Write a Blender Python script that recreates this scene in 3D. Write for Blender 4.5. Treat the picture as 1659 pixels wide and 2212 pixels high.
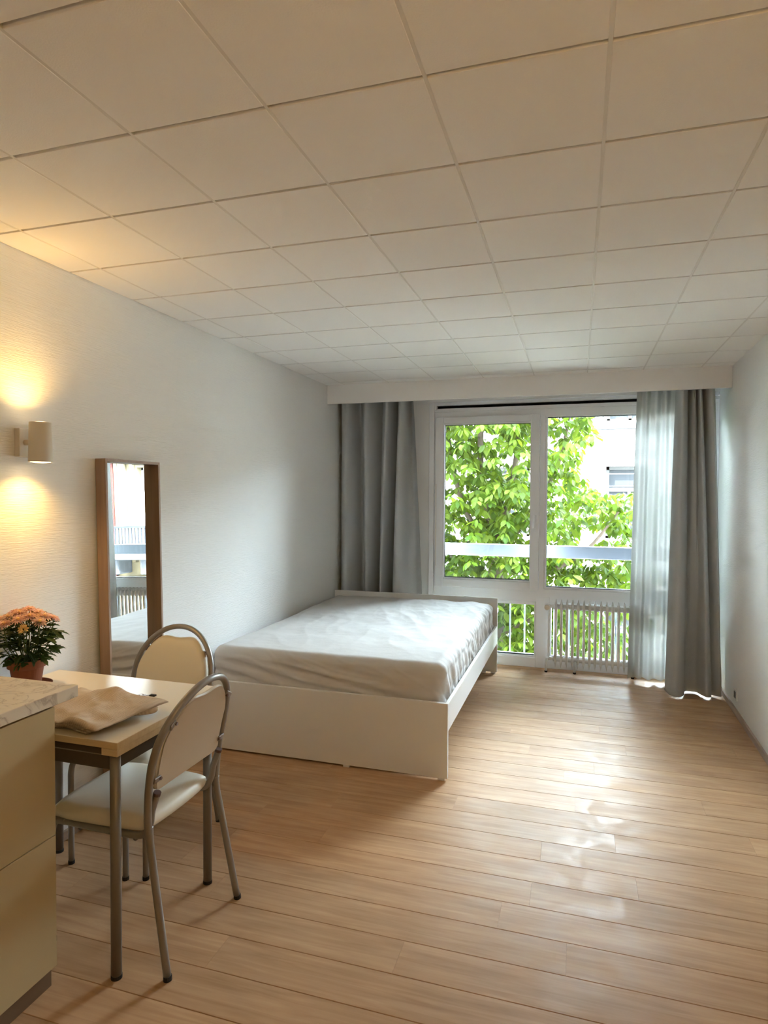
import bpy, bmesh, math, random
from mathutils import Vector, Matrix, noise

# ------------------------------------------------------------------ clear
for o in list(bpy.data.objects):
    bpy.data.objects.remove(o)
scene = bpy.context.scene
COL = scene.collection
PI = math.pi
rnd = random.Random(7)

# ------------------------------------------------------------------ camera
cam_d = bpy.data.cameras.new('camera')
cam_d.sensor_fit = 'HORIZONTAL'
cam_d.sensor_width = 36.0
cam_d.lens = 36.0 * 1364.36 / 1659.0
cam_d.clip_start = 0.05
cam_d.clip_end = 300
cam = bpy.data.objects.new('camera', cam_d)
COL.objects.link(cam)
yaw, pitch, roll = 0.2986, -0.0263, 0.0044
f = Vector((-math.sin(yaw) * math.cos(pitch), math.cos(yaw) * math.cos(pitch), math.sin(pitch)))
r0 = Vector((math.cos(yaw), math.sin(yaw), 0))
u0 = r0.cross(f)
r = r0 * math.cos(roll) + u0 * math.sin(roll)
u = -r0 * math.sin(roll) + u0 * math.cos(roll)
cam.matrix_world = Matrix(((r.x, u.x, -f.x, 0), (r.y, u.y, -f.y, 0), (r.z, u.z, -f.z, 1.4929), (0, 0, 0, 1)))
scene.camera = cam

# ------------------------------------------------------------------ world, sun, exposure
world = bpy.data.worlds.new('sky')
scene.world = world
world.use_nodes = True
wn = world.node_tree
bg = wn.nodes['Background']
bg.inputs[0].default_value = (0.77, 0.89, 1.0, 1)
bg.inputs[1].default_value = 22.5
sun_d = bpy.data.lights.new('sun', 'SUN')
sun_d.energy = 22.0
sun_d.angle = math.radians(1.0)
sun_d.color = (1.0, 0.95, 0.86)
sun = bpy.data.objects.new('sun', sun_d)
COL.objects.link(sun)
sd = Vector((0.52, 0.56, -0.80)).normalized()
sun.rotation_euler = sd.to_track_quat('-Z', 'Y').to_euler()
# portal across the window opening: only guides the sky sampling
pd = bpy.data.lights.new('window_portal', 'AREA')
pd.shape = 'RECTANGLE'; pd.size = 2.4; pd.size_y = 2.3
pd.cycles.is_portal = True
portal = bpy.data.objects.new('window_portal', pd)
COL.objects.link(portal)
portal.location = (-0.11, 5.80, 1.15)
portal.rotation_euler = (math.radians(-90), 0, 0)

vs = scene.view_settings
vs.view_transform = 'Standard'
try: vs.look = 'None'
except Exception: pass
vs.gamma = 1.0
vs.use_curve_mapping = False
vs.exposure = 1.88
try:
    scene.cycles.use_denoising = True
    scene.cycles.max_bounces = 9
    scene.cycles.diffuse_bounces = 5
    scene.cycles.glossy_bounces = 4
    scene.cycles.transparent_max_bounces = 24
    scene.cycles.sample_clamp_indirect = 6.0
    scene.cycles.use_light_tree = False
    scene.cycles.caustics_reflective = False
    scene.cycles.caustics_refractive = False
except Exception:
    pass

# ------------------------------------------------------------------ helpers
def obj(name, bm, m, parent=None, smooth=False, loc=None, rot=None):
    if isinstance(bm, bpy.types.Mesh):
        me = bm
    else:
        me = bpy.data.meshes.new(name)
        bmesh.ops.recalc_face_normals(bm, faces=bm.faces[:])
        bm.to_mesh(me); bm.free()
        if smooth:
            for p in me.polygons: p.use_smooth = True
        if m is not None: me.materials.append(m)
    o = bpy.data.objects.new(name, me)
    COL.objects.link(o)
    if parent is not None: o.parent = parent
    if loc is not None: o.location = loc
    if rot is not None: o.rotation_euler = rot
    return o

def empty(name, loc=(0, 0, 0), rot=(0, 0, 0), parent=None):
    o = bpy.data.objects.new(name, None)
    COL.objects.link(o)
    o.location = loc; o.rotation_euler = rot
    o.empty_display_size = 0.1
    if parent is not None: o.parent = parent
    return o

def tag(o, label=None, cat=None, group=None, kind=None):
    if label: o['label'] = label
    if cat: o['category'] = cat
    if group: o['group'] = group
    if kind: o['kind'] = kind
    return o

def box(bm, x0, x1, y0, y1, z0, z1, bev=0.0, seg=1):
    g = bmesh.ops.create_cube(bm, size=1.0)
    vs_ = g['verts']
    for v in vs_:
        v.co = Vector((x0 + (v.co.x + .5) * (x1 - x0), y0 + (v.co.y + .5) * (y1 - y0), z0 + (v.co.z + .5) * (z1 - z0)))
    if bev > 0:
        es = list({e for v in vs_ for e in v.link_edges})
        bmesh.ops.bevel(bm, geom=es, offset=bev, segments=seg, affect='EDGES', profile=0.5)
    return bm

def boxes(lst, bev=0.0, seg=1):
    bm = bmesh.new()
    for b in lst: box(bm, *b, bev=bev, seg=seg)
    return bm

def mkbox(*a, bev=0.0, seg=1):
    return box(bmesh.new(), *a, bev=bev, seg=seg)

def catmull(pts, n=6, closed=False):
    P = [Vector(p) for p in pts]
    out = []
    N = len(P)
    rng = range(N) if closed else range(N - 1)
    for i in rng:
        if closed:
            a, b, c, d = P[(i - 1) % N], P[i], P[(i + 1) % N], P[(i + 2) % N]
        else:
            a = P[i - 1] if i > 0 else P[i] * 2 - P[i + 1]
            b, c = P[i], P[i + 1]
            d = P[i + 2] if i + 2 < N else P[i + 1] * 2 - P[i]
        for k in range(n):
            t = k / n
            out.append(0.5 * ((2 * b) + (-a + c) * t + (2 * a - 5 * b + 4 * c - d) * t * t + (-a + 3 * b - 3 * c + d) * t ** 3))
    if not closed: out.append(P[-1])
    return out

def tube(bm, pts, rad, seg=10, cap=True, closed=False):
    P = [Vector(p) for p in pts]
    n = len(P)
    R = rad if isinstance(rad, (list, tuple)) else [rad] * n
    rings = []
    prev = None
    for i in range(n):
        if closed: t = (P[(i + 1) % n] - P[i - 1])
        else: t = P[min(i + 1, n - 1)] - P[max(i - 1, 0)]
        if t.length < 1e-9: t = Vector((0, 0, 1))
        t.normalize()
        if prev is None:
            a = Vector((0, 0, 1)) if abs(t.z) < 0.9 else Vector((1, 0, 0))
            nrm = t.cross(a).normalized()
        else:
            nrm = prev - t * prev.dot(t)
            if nrm.length < 1e-6: nrm = t.orthogonal()
            nrm.normalize()
        prev = nrm
        b = t.cross(nrm)
        rings.append([bm.verts.new(P[i] + (nrm * math.cos(2 * PI * k / seg) + b * math.sin(2 * PI * k / seg)) * R[i]) for k in range(seg)])
    m = n if closed else n - 1
    for i in range(m):
        A, B = rings[i], rings[(i + 1) % n]
        for k in range(seg):
            bm.faces.new((A[k], A[(k + 1) % seg], B[(k + 1) % seg], B[k]))
    if cap and not closed:
        bm.faces.new(rings[0]); bm.faces.new(rings[-1])
    return bm

def lathe(bm, prof, seg=32, cx=0, cy=0, cap=True):
    rings = []
    for (rr, z) in prof:
        rings.append([bm.verts.new((cx + rr * math.cos(2 * PI * k / seg), cy + rr * math.sin(2 * PI * k / seg), z)) for k in range(seg)])
    for i in range(len(rings) - 1):
        A, B = rings[i], rings[i + 1]
        for k in range(seg):
            bm.faces.new((A[k], A[(k + 1) % seg], B[(k + 1) % seg], B[k]))
    if cap:
        bm.faces.new(rings[0]); bm.faces.new(rings[-1])
    return bm

def grid_mesh(bm, nu, nv, fn):
    V = [[bm.verts.new(fn(i / nu, j / nv)) for j in range(nv + 1)] for i in range(nu + 1)]
    for i in range(nu):
        for j in range(nv):
            bm.faces.new((V[i][j], V[i + 1][j], V[i + 1][j + 1], V[i][j + 1]))
    return V

def prism(bm, outline, z0, z1):
    a = [bm.verts.new((p[0], p[1], z0)) for p in outline]
    b = [bm.verts.new((p[0], p[1], z1)) for p in outline]
    n = len(a)
    bm.faces.new(a[::-1]); bm.faces.new(b)
    for i in range(n):
        bm.faces.new((a[i], a[(i + 1) % n], b[(i + 1) % n], b[i]))
    return bm

def interp(xs, ys, x):
    if x <= xs[0]: return ys[0]
    for i in range(len(xs) - 1):
        if x <= xs[i + 1]:
            t = (x - xs[i]) / (xs[i + 1] - xs[i])
            t = t * t * (3 - 2 * t)
            return ys[i] + (ys[i + 1] - ys[i]) * t
    return ys[-1]

# ------------------------------------------------------------------ materials
def mat(name, col, rough=0.5, spec=0.5, metal=0.0, bump=None, var=None, coat=0.0, trans=None, emis=None):
    """bump: (scale xyz, strength, distance, detail)  var: (scale xyz, colour2, detail)"""
    m = bpy.data.materials.new(name)
    m.use_nodes = True
    nt = m.node_tree; N = nt.nodes; L = nt.links
    p = N['Principled BSDF']
    p.inputs['Base Color'].default_value = (*col, 1)
    p.inputs['Roughness'].default_value = rough
    p.inputs['Specular IOR Level'].default_value = spec
    p.inputs['Metallic'].default_value = metal
    p.inputs['Coat Weight'].default_value = coat
    if emis:
        p.inputs['Emission Color'].default_value = (*emis[0], 1)
        p.inputs['Emission Strength'].default_value = emis[1]
    tc = None
    def mapped(scale):
        nonlocal tc
        if tc is None: tc = N.new('ShaderNodeTexCoord')
        mp = N.new('ShaderNodeMapping')
        mp.inputs['Scale'].default_value = scale
        L.new(tc.outputs['Object'], mp.inputs['Vector'])
        return mp
    if var:
        sc, c2, det = var
        mp = mapped(sc)
        nz = N.new('ShaderNodeTexNoise')
        nz.inputs['Scale'].default_value = 1.0
        nz.inputs['Detail'].default_value = det
        L.new(mp.outputs[0], nz.inputs['Vector'])
        cr = N.new('ShaderNodeValToRGB')
        cr.color_ramp.elements[0].position = 0.35
        cr.color_ramp.elements[1].position = 0.68
        cr.color_ramp.elements[0].color = (*col, 1)
        cr.color_ramp.elements[1].color = (*c2, 1)
        L.new(nz.outputs['Fac'], cr.inputs[0])
        L.new(cr.outputs[0], p.inputs['Base Color'])
    if bump:
        sc, st, dist, det = bump
        mp = mapped(sc)
        nz = N.new('ShaderNodeTexNoise')
        nz.inputs['Scale'].default_value = 1.0
        nz.inputs['Detail'].default_value = det
        L.new(mp.outputs[0], nz.inputs['Vector'])
        bp = N.new('ShaderNodeBump')
        bp.inputs['Strength'].default_value = st
        bp.inputs['Distance'].default_value = dist
        L.new(nz.outputs['Fac'], bp.inputs['Height'])
        L.new(bp.outputs[0], p.inputs['Normal'])
    return m

def add_translucent(m, col, fac):
    nt = m.node_tree; N = nt.nodes; L = nt.links
    p = N['Principled BSDF']; out = N['Material Output']
    t = N.new('ShaderNodeBsdfTranslucent')
    t.inputs[0].default_value = (*col, 1)
    mx = N.new('ShaderNodeMixShader')
    mx.inputs[0].default_value = fac
    L.new(p.outputs[0], mx.inputs[1]); L.new(t.outputs[0], mx.inputs[2])
    L.new(mx.outputs[0], out.inputs[0])
    return m

def obj_random(m, amt_v=0.12, amt_h=0.0, amt_s=0.0):
    """vary the base colour per object with Object Info > Random"""
    nt = m.node_tree; N = nt.nodes; L = nt.links
    p = N['Principled BSDF']
    oi = N.new('ShaderNodeObjectInfo')
    hs = N.new('ShaderNodeHueSaturation')
    mr = N.new('ShaderNodeMapRange')
    mr.inputs['To Min'].default_value = 1 - amt_v
    mr.inputs['To Max'].default_value = 1 + amt_v
    L.new(oi.outputs['Random'], mr.inputs['Value'])
    L.new(mr.outputs[0], hs.inputs['Value'])
    if amt_h:
        m2 = N.new('ShaderNodeMapRange')
        m2.inputs['To Min'].default_value = 0.5 - amt_h
        m2.inputs['To Max'].default_value = 0.5 + amt_h
        ml = N.new('ShaderNodeMath'); ml.operation = 'FRACT'
        mm = N.new('ShaderNodeMath'); mm.operation = 'MULTIPLY'; mm.inputs[1].default_value = 7.31
        L.new(oi.outputs['Random'], mm.inputs[0]); L.new(mm.outputs[0], ml.inputs[0]); L.new(ml.outputs[0], m2.inputs['Value'])
        L.new(m2.outputs[0], hs.inputs['Hue'])
    src = p.inputs['Base Color']
    if src.is_linked:
        l = src.links[0]; s = l.from_socket; L.remove(l); L.new(s, hs.inputs['Color'])
    else:
        hs.inputs['Color'].default_value = src.default_value[:]
    L.new(hs.outputs[0], src)
    return m

M = {}
M['wall'] = mat('wall_paper_white', (0.87, 0.87, 0.85), 0.75, 0.25, bump=((14, 14, 330), 0.55, 0.004, 3))
M['wall_plain'] = mat('wall_paint_white', (0.87, 0.87, 0.855), 0.7, 0.25, bump=((90, 90, 90), 0.1, 0.002, 3))
M['tile'] = obj_random(mat('ceiling_tile_white', (0.915, 0.895, 0.86), 0.85, 0.15, bump=((230, 230, 230), 0.25, 0.002, 4)), 0.012)
M['runner'] = mat('ceiling_runner_white', (0.78, 0.75, 0.70), 0.6, 0.3)
M['pelmet'] = mat('pelmet_white', (0.88, 0.87, 0.85), 0.55, 0.3)
M['pvc'] = mat('window_white_plastic', (0.84, 0.85, 0.87), 0.32, 0.45)
M['dark_void'] = mat('shutter_slot_black', (0.012, 0.012, 0.016), 0.8, 0.1)
M['gasket'] = mat('window_gasket_dark', (0.03, 0.04, 0.05), 0.5, 0.3)
M['bed'] = mat('bed_white_laminate', (0.80, 0.79, 0.765), 0.42, 0.4)
M['bed_edge'] = mat('bed_inner_chipboard', (0.55, 0.50, 0.44), 0.7, 0.2)
M['sheet'] = mat('cotton_sheet_white', (0.65, 0.63, 0.61), 0.85, 0.12, bump=((7, 11, 16), 0.35, 0.012, 5))
M['curtain'] = mat('curtain_grey_cloth', (0.51, 0.525, 0.525), 0.9, 0.1, bump=((420, 420, 420), 0.35, 0.002, 2), var=((160, 160, 500), (0.57, 0.585, 0.585), 2))
add_translucent(M['curtain'], (0.30, 0.31, 0.31), 0.10)
M['radiator'] = mat('radiator_white_enamel', (0.80, 0.80, 0.79), 0.33, 0.5)
M['beige_knob'] = mat('valve_beige_plastic', (0.62, 0.52, 0.40), 0.45, 0.4)
M['black_rubber'] = mat('rubber_black', (0.025, 0.022, 0.022), 0.7, 0.3)
M['mirror_wood'] = mat('mirror_frame_oak', (0.275, 0.180, 0.122), 0.45, 0.4, var=((30, 30, 3), (0.35, 0.235, 0.162), 5), bump=((60, 60, 6), 0.15, 0.002, 4))
M['mirror'] = mat('mirror_silver', (0.93, 0.95, 0.95), 0.0, 0.5, metal=1.0)
M['lamp'] = mat('lamp_white_metal', (0.66, 0.60, 0.50), 0.45, 0.4)
M['lamp_bulb'] = mat('lamp_bulb_glow', (1, 0.9, 0.7), 0.4, 0.2, emis=((1.0, 0.72, 0.38), 3.0))
M['chair_metal'] = mat('chair_grey_metal', (0.29, 0.27, 0.25), 0.36, 0.5, metal=0.5)
M['vinyl'] = mat('chair_cream_vinyl', (0.72, 0.66, 0.55), 0.42, 0.45, bump=((500, 500, 500), 0.12, 0.001, 2))
M['vinyl_back'] = mat('chair_back_board', (0.50, 0.39, 0.27), 0.55, 0.3, bump=((300, 300, 300), 0.1, 0.001, 2))
M['screw'] = mat('screw_dark_steel', (0.16, 0.11, 0.11), 0.4, 0.5, metal=0.5)
M['table_top'] = mat('table_top_cream', (0.78, 0.70, 0.56), 0.33, 0.5)
M['table_edge'] = mat('table_edge_beech', (0.60, 0.46, 0.27), 0.5, 0.4, var=((4, 60, 60), (0.67, 0.53, 0.33), 4))
M['table_metal'] = mat('table_grey_metal', (0.23, 0.205, 0.18), 0.42, 0.5, metal=0.4)
M['apron_metal'] = mat('table_apron_dark', (0.085, 0.070, 0.055), 0.5, 0.4)
M['cabinet'] = mat('cabinet_cream_laminate', (0.47, 0.37, 0.205), 0.42, 0.4)
M['plinth'] = mat('plinth_brown', (0.16, 0.10, 0.06), 0.6, 0.3)
M['terracotta'] = mat('pot_terracotta', (0.23, 0.070, 0.032), 0.6, 0.35)
M['soil'] = mat('soil_dark', (0.03, 0.02, 0.015), 0.95, 0.1)
M['plant_leaf'] = add_translucent(obj_random(mat('mum_leaf_green', (0.030, 0.062, 0.020), 0.5, 0.35), 0.3, 0.02), (0.09, 0.18, 0.03), 0.15)
M['stem'] = mat('stem_green', (0.10, 0.14, 0.045), 0.6, 0.3)
M['petal'] = add_translucent(obj_random(mat('petal_salmon', (0.80, 0.56, 0.46), 0.6, 0.25), 0.15, 0.015), (0.85, 0.58, 0.44), 0.25)
M['petal_yellow'] = add_translucent(mat('petal_yellow', (0.85, 0.60, 0.24), 0.6, 0.25), (0.85, 0.55, 0.2), 0.25)
M['towel'] = mat('towel_beige_waffle', (0.57, 0.47, 0.37), 0.95, 0.05)
M['metal_key'] = mat('key_metal', (0.28, 0.20, 0.15), 0.35, 0.5, metal=0.8)
M['cord'] = mat('cord_grey', (0.30, 0.24, 0.18), 0.5, 0.4)
M['baseboard'] = mat('baseboard_oak', (0.34, 0.25, 0.19), 0.5, 0.35, var=((40, 3, 40), (0.42, 0.31, 0.23), 4))
M['socket'] = mat('socket_white', (0.78, 0.78, 0.76), 0.4, 0.4)
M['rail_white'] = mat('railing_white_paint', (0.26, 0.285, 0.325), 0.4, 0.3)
M['leaf'] = mat('tree_leaf_green', (0.056, 0.094, 0.007), 0.5, 0.15)
M['leaf2'] = mat('tree_leaf_deep', (0.030, 0.061, 0.006), 0.5, 0.15)
for k, c in (('leaf', (0.125, 0.19, 0.010)), ('leaf2', (0.072, 0.130, 0.010))):
    obj_random(M[k], 0.22, 0.018); add_translucent(M[k], c, 0.42)
M['bark'] = mat('tree_bark', (0.11, 0.085, 0.065), 0.9, 0.15, bump=((30, 30, 8), 0.6, 0.02, 5))
M['facade'] = mat('facade_white_render', (0.42, 0.41, 0.39), 0.85, 0.1)
M['course_shade'] = mat('facade_course_shade', (0.075, 0.075, 0.08), 0.85, 0.1)  # shading of the white facade's string courses, put into a darker colour
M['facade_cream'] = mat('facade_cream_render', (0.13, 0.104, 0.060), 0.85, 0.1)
M['facade_grey'] = mat('facade_grey_stone', (0.055, 0.057, 0.063), 0.85, 0.1)
M['brick'] = mat('brick_red', (0.060, 0.016, 0.013), 0.85, 0.1)
M['win_frame'] = mat('far_window_frame', (0.09, 0.09, 0.09), 0.5, 0.2)
M['win_frame_white'] = mat('far_window_frame_white', (0.85, 0.85, 0.83), 0.5, 0.3)
M['far_glass'] = mat('far_window_glass', (0.03, 0.033, 0.037), 0.3, 0.12)
M['iron'] = mat('balcony_iron_dark', (0.014, 0.016, 0.022), 0.6, 0.15)
M['street'] = mat('street_pale_paving', (0.42, 0.41, 0.39), 0.9, 0.1, var=((2, 2, 2), (0.48, 0.47, 0.45), 6))
M['outer_wall'] = mat('own_outer_wall', (0.45, 0.43, 0.40), 0.9, 0.1)

# --- floor planks: oak laminate with grain along x, each plank shifted by its own random
def plank_material():
    m = bpy.data.materials.new('floor_oak_laminate'); m.use_nodes = True
    nt = m.node_tree; N = nt.nodes; L = nt.links
    p = N['Principled BSDF']
    tc = N.new('ShaderNodeTexCoord'); oi = N.new('ShaderNodeObjectInfo')
    cmb = N.new('ShaderNodeCombineXYZ')
    mu = N.new('ShaderNodeMath'); mu.operation = 'MULTIPLY'; mu.inputs[1].default_value = 57.0
    L.new(oi.outputs['Random'], mu.inputs[0])
    L.new(mu.outputs[0], cmb.inputs[0]); L.new(mu.outputs[0], cmb.inputs[2])
    ad = N.new('ShaderNodeVectorMath'); ad.operation = 'ADD'
    L.new(tc.outputs['Object'], ad.inputs[0]); L.new(cmb.outputs[0], ad.inputs[1])
    mp = N.new('ShaderNodeMapping'); mp.inputs['Scale'].default_value = (1.7, 26, 1)
    L.new(ad.outputs[0], mp.inputs[0])
    n1 = N.new('ShaderNodeTexNoise'); n1.inputs['Scale'].default_value = 1.6; n1.inputs['Detail'].default_value = 7; n1.inputs['Distortion'].default_value = 0.9
    L.new(mp.outputs[0], n1.inputs['Vector'])
    mp2 = N.new('ShaderNodeMapping'); mp2.inputs['Scale'].default_value = (2.2, 7, 1)
    L.new(ad.outputs[0], mp2.inputs[0])
    n2 = N.new('ShaderNodeTexNoise'); n2.inputs['Scale'].default_value = 1.3; n2.inputs['Detail'].default_value = 3; n2.inputs['Distortion'].default_value = 0.5
    L.new(mp2.outputs[0], n2.inputs['Vector'])
    cr = N.new('ShaderNodeValToRGB')
    cr.color_ramp.elements[0].position = 0.30; cr.color_ramp.elements[0].color = (0.440, 0.258, 0.132, 1)
    cr.color_ramp.elements[1].position = 0.72; cr.color_ramp.elements[1].color = (0.565, 0.362, 0.205, 1)
    L.new(n1.outputs['Fac'], cr.inputs[0])
    mx = N.new('ShaderNodeMix'); mx.data_type = 'RGBA'; mx.blend_type = 'MULTIPLY'
    cr2 = N.new('ShaderNodeValToRGB')
    cr2.color_ramp.elements[0].position = 0.25; cr2.color_ramp.elements[0].color = (0.80, 0.76, 0.72, 1)
    cr2.color_ramp.elements[1].position = 0.75; cr2.color_ramp.elements[1].color = (1.08, 1.06, 1.04, 1)
    L.new(n2.outputs['Fac'], cr2.inputs[0])
    mx.inputs['Factor'].default_value = 0.85
    L.new(cr.outputs[0], mx.inputs['A']); L.new(cr2.outputs[0], mx.inputs['B'])
    hs = N.new('ShaderNodeHueSaturation')
    mr = N.new('ShaderNodeMapRange'); mr.inputs['To Min'].default_value = 0.93; mr.inputs['To Max'].default_value = 1.07
    L.new(oi.outputs['Random'], mr.inputs['Value']); L.new(mr.outputs[0], hs.inputs['Value'])
    L.new(mx.outputs['Result'], hs.inputs['Color'])
    L.new(hs.outputs[0], p.inputs['Base Color'])
    # sheen: worn, smeared gloss
    mp3 = N.new('ShaderNodeMapping'); mp3.inputs['Scale'].default_value = (7, 7, 1)
    L.new(ad.outputs[0], mp3.inputs[0])
    n3 = N.new('ShaderNodeTexNoise'); n3.inputs['Scale'].default_value = 1.0; n3.inputs['Detail'].default_value = 5; n3.inputs['Distortion'].default_value = 1.5
    L.new(mp3.outputs[0], n3.inputs['Vector'])
    mr3 = N.new('ShaderNodeMapRange'); mr3.inputs['From Min'].default_value = 0.3; mr3.inputs['From Max'].default_value = 0.7
    mr3.inputs['To Min'].default_value = 0.36; mr3.inputs['To Max'].default_value = 0.56
    L.new(n3.outputs['Fac'], mr3.inputs['Value']); L.new(mr3.outputs[0], p.inputs['Roughness'])
    p.inputs['Specular IOR Level'].default_value = 0.19
    bp = N.new('ShaderNodeBump'); bp.inputs['Strength'].default_value = 0.16; bp.inputs['Distance'].default_value = 0.002
    L.new(n1.outputs['Fac'], bp.inputs['Height']); L.new(bp.outputs[0], p.inputs['Normal'])
    return m
M['plank'] = plank_material()

# --- thin window glass: mostly transparent, a little mirror at grazing angles
def glass_material(name, tint):
    m = bpy.data.materials.new(name); m.use_nodes = True
    nt = m.node_tree; N = nt.nodes; L = nt.links
    N.remove(N['Principled BSDF'])
    t = N.new('ShaderNodeBsdfTransparent'); t.inputs[0].default_value = (*tint, 1)
    g = N.new('ShaderNodeBsdfGlossy'); g.inputs['Roughness'].default_value = 0.0
    fr = N.new('ShaderNodeFresnel'); fr.inputs[0].default_value = 1.45
    mx = N.new('ShaderNodeMixShader')
    L.new(fr.outputs[0], mx.inputs[0]); L.new(t.outputs[0], mx.inputs[1]); L.new(g.outputs[0], mx.inputs[2])
    L.new(mx.outputs[0], N['Material Output'].inputs[0])
    return m
M['glass'] = glass_material('window_glass', (0.95, 0.98, 0.98))

def sheer_material():
    m = bpy.data.materials.new('sheer_white_voile'); m.use_nodes = True
    nt = m.node_tree; N = nt.nodes; L = nt.links
    p = N['Principled BSDF']
    p.inputs['Base Color'].default_value = (0.78, 0.78, 0.76, 1); p.inputs['Roughness'].default_value = 0.9
    p.inputs['Specular IOR Level'].default_value = 0.05
    tl = N.new('ShaderNodeBsdfTranslucent'); tl.inputs[0].default_value = (0.56, 0.57, 0.56, 1)
    a = N.new('ShaderNodeMixShader'); a.inputs[0].default_value = 0.46
    L.new(p.outputs[0], a.inputs[1]); L.new(tl.outputs[0], a.inputs[2])
    tr = N.new('ShaderNodeBsdfTransparent'); tr.inputs[0].default_value = (0.97, 0.98, 0.98, 1)
    b = N.new('ShaderNodeMixShader'); b.inputs[0].default_value = 0.13
    L.new(a.outputs[0], b.inputs[1]); L.new(tr.outputs[0], b.inputs[2])
    L.new(b.outputs[0], N['Material Output'].inputs[0])
    return m
M['sheer'] = sheer_material()

def marble_material():
    m = mat('counter_marble_laminate', (0.70, 0.63, 0.52), 0.35, 0.5)
    nt = m.node_tree; N = nt.nodes; L = nt.links
    tc = N.new('ShaderNodeTexCoord')
    n1 = N.new('ShaderNodeTexNoise'); n1.inputs['Scale'].default_value = 9; n1.inputs['Detail'].default_value = 8; n1.inputs['Distortion'].default_value = 1.6
    L.new(tc.outputs['Object'], n1.inputs['Vector'])
    s = N.new('ShaderNodeMath'); s.operation = 'SUBTRACT'; s.inputs[1].default_value = 0.5
    ab = N.new('ShaderNodeMath'); ab.operation = 'ABSOLUTE'
    L.new(n1.outputs['Fac'], s.inputs[0]); L.new(s.outputs[0], ab.inputs[0])
    cr = N.new('ShaderNodeValToRGB')
    cr.color_ramp.elements[0].position = 0.0; cr.color_ramp.elements[0].color = (0.44, 0.37, 0.29, 1)
    cr.color_ramp.elements[1].position = 0.06; cr.color_ramp.elements[1].color = (0.70, 0.63, 0.52, 1)
    e = cr.color_ramp.elements.new(0.02); e.color = (0.62, 0.55, 0.45, 1)
    L.new(ab.outputs[0], cr.inputs[0]); L.new(cr.outputs[0], N['Principled BSDF'].inputs['Base Color'])
    return m
M['marble'] = marble_material()

def waffle(m):
    nt = m.node_tree; N = nt.nodes; L = nt.links
    tc = N.new('ShaderNodeTexCoord')
    w1 = N.new('ShaderNodeTexWave'); w1.inputs['Scale'].default_value = 34; w1.bands_direction = 'X'; w1.inputs['Distortion'].default_value = 1.2
    w2 = N.new('ShaderNodeTexNoise'); w2.inputs['Scale'].default_value = 240; w2.inputs['Detail'].default_value = 2
    L.new(tc.outputs['Object'], w1.inputs[0]); L.new(tc.outputs['Object'], w2.inputs['Vector'])
    ad = N.new('ShaderNodeMath'); ad.operation = 'ADD'
    L.new(w1.outputs['Fac'], ad.inputs[0]); L.new(w2.outputs['Fac'], ad.inputs[1])
    bp = N.new('ShaderNodeBump'); bp.inputs['Strength'].default_value = 0.5; bp.inputs['Distance'].default_value = 0.002
    L.new(ad.outputs[0], bp.inputs['Height']); L.new(bp.outputs[0], N['Principled BSDF'].inputs['Normal'])
waffle(M['towel'])

# ================================================================== ROOM SHELL
XL, YW, YB, ZC = -2.11, 5.63, -2.60, 2.447
def xr_at(y): return 1.062 + 0.02 * (y - 5.2)

# --- floor: sub floor + planks
fl = obj('floor', mkbox(XL - 0.02, 1.14, YB - 0.02, YW + 0.02, -0.10, -0.0105), M['plinth'])
tag(fl, 'oak laminate floor of long boards running across the room', 'floor', kind='structure')
PW, PL = 0.1535, 1.285
plank_cache = {}
def plank_mesh(L_):
    k = round(L_, 3)
    if k not in plank_cache:
        bm = mkbox(-L_ / 2 + .0002, L_ / 2 - .0002, -PW / 2 + .0005, PW / 2 - .0005, -0.010, 0.0)
        es = [e for e in bm.edges if all(v.co.z > -.001 for v in e.verts) and abs(e.verts[0].co.y - e.verts[1].co.y) < 1e-6]
        bmesh.ops.bevel(bm, geom=es, offset=.0014, segments=1, affect='EDGES')
        me = bpy.data.meshes.new('plank'); bm.to_mesh(me); bm.free(); me.materials.append(M['plank'])
        plank_cache[k] = me
    return plank_cache[k]
joint = {}
for (jx, jy) in ((0.001, 3.225), (-0.133, 2.704), (0.231, 2.517), (-0.251, 2.289), (0.099, 3.648)):
    joint[math.floor((jy - 2.010) / PW)] = jx
row0 = math.floor((YB - 2.010) / PW); row1 = math.ceil((YW - 2.010) / PW)
xa, xb = XL + 0.004, 1.075
for ri in range(row0, row1):
    yc = 2.010 + (ri + .5) * PW
    off = joint.get(ri, None)
    if off is None: off = ((ri * 0.437) % 1.0) * PL + rnd.uniform(-.08, .08)
    x = off
    while x > xa: x -= PL
    while x < xb:
        a, b = max(x, xa), min(x + PL, xb)
        if b - a > 0.02:
            obj('plank', plank_mesh(b - a), None, fl, loc=((a + b) / 2, yc, 0))
        x += PL

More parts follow.
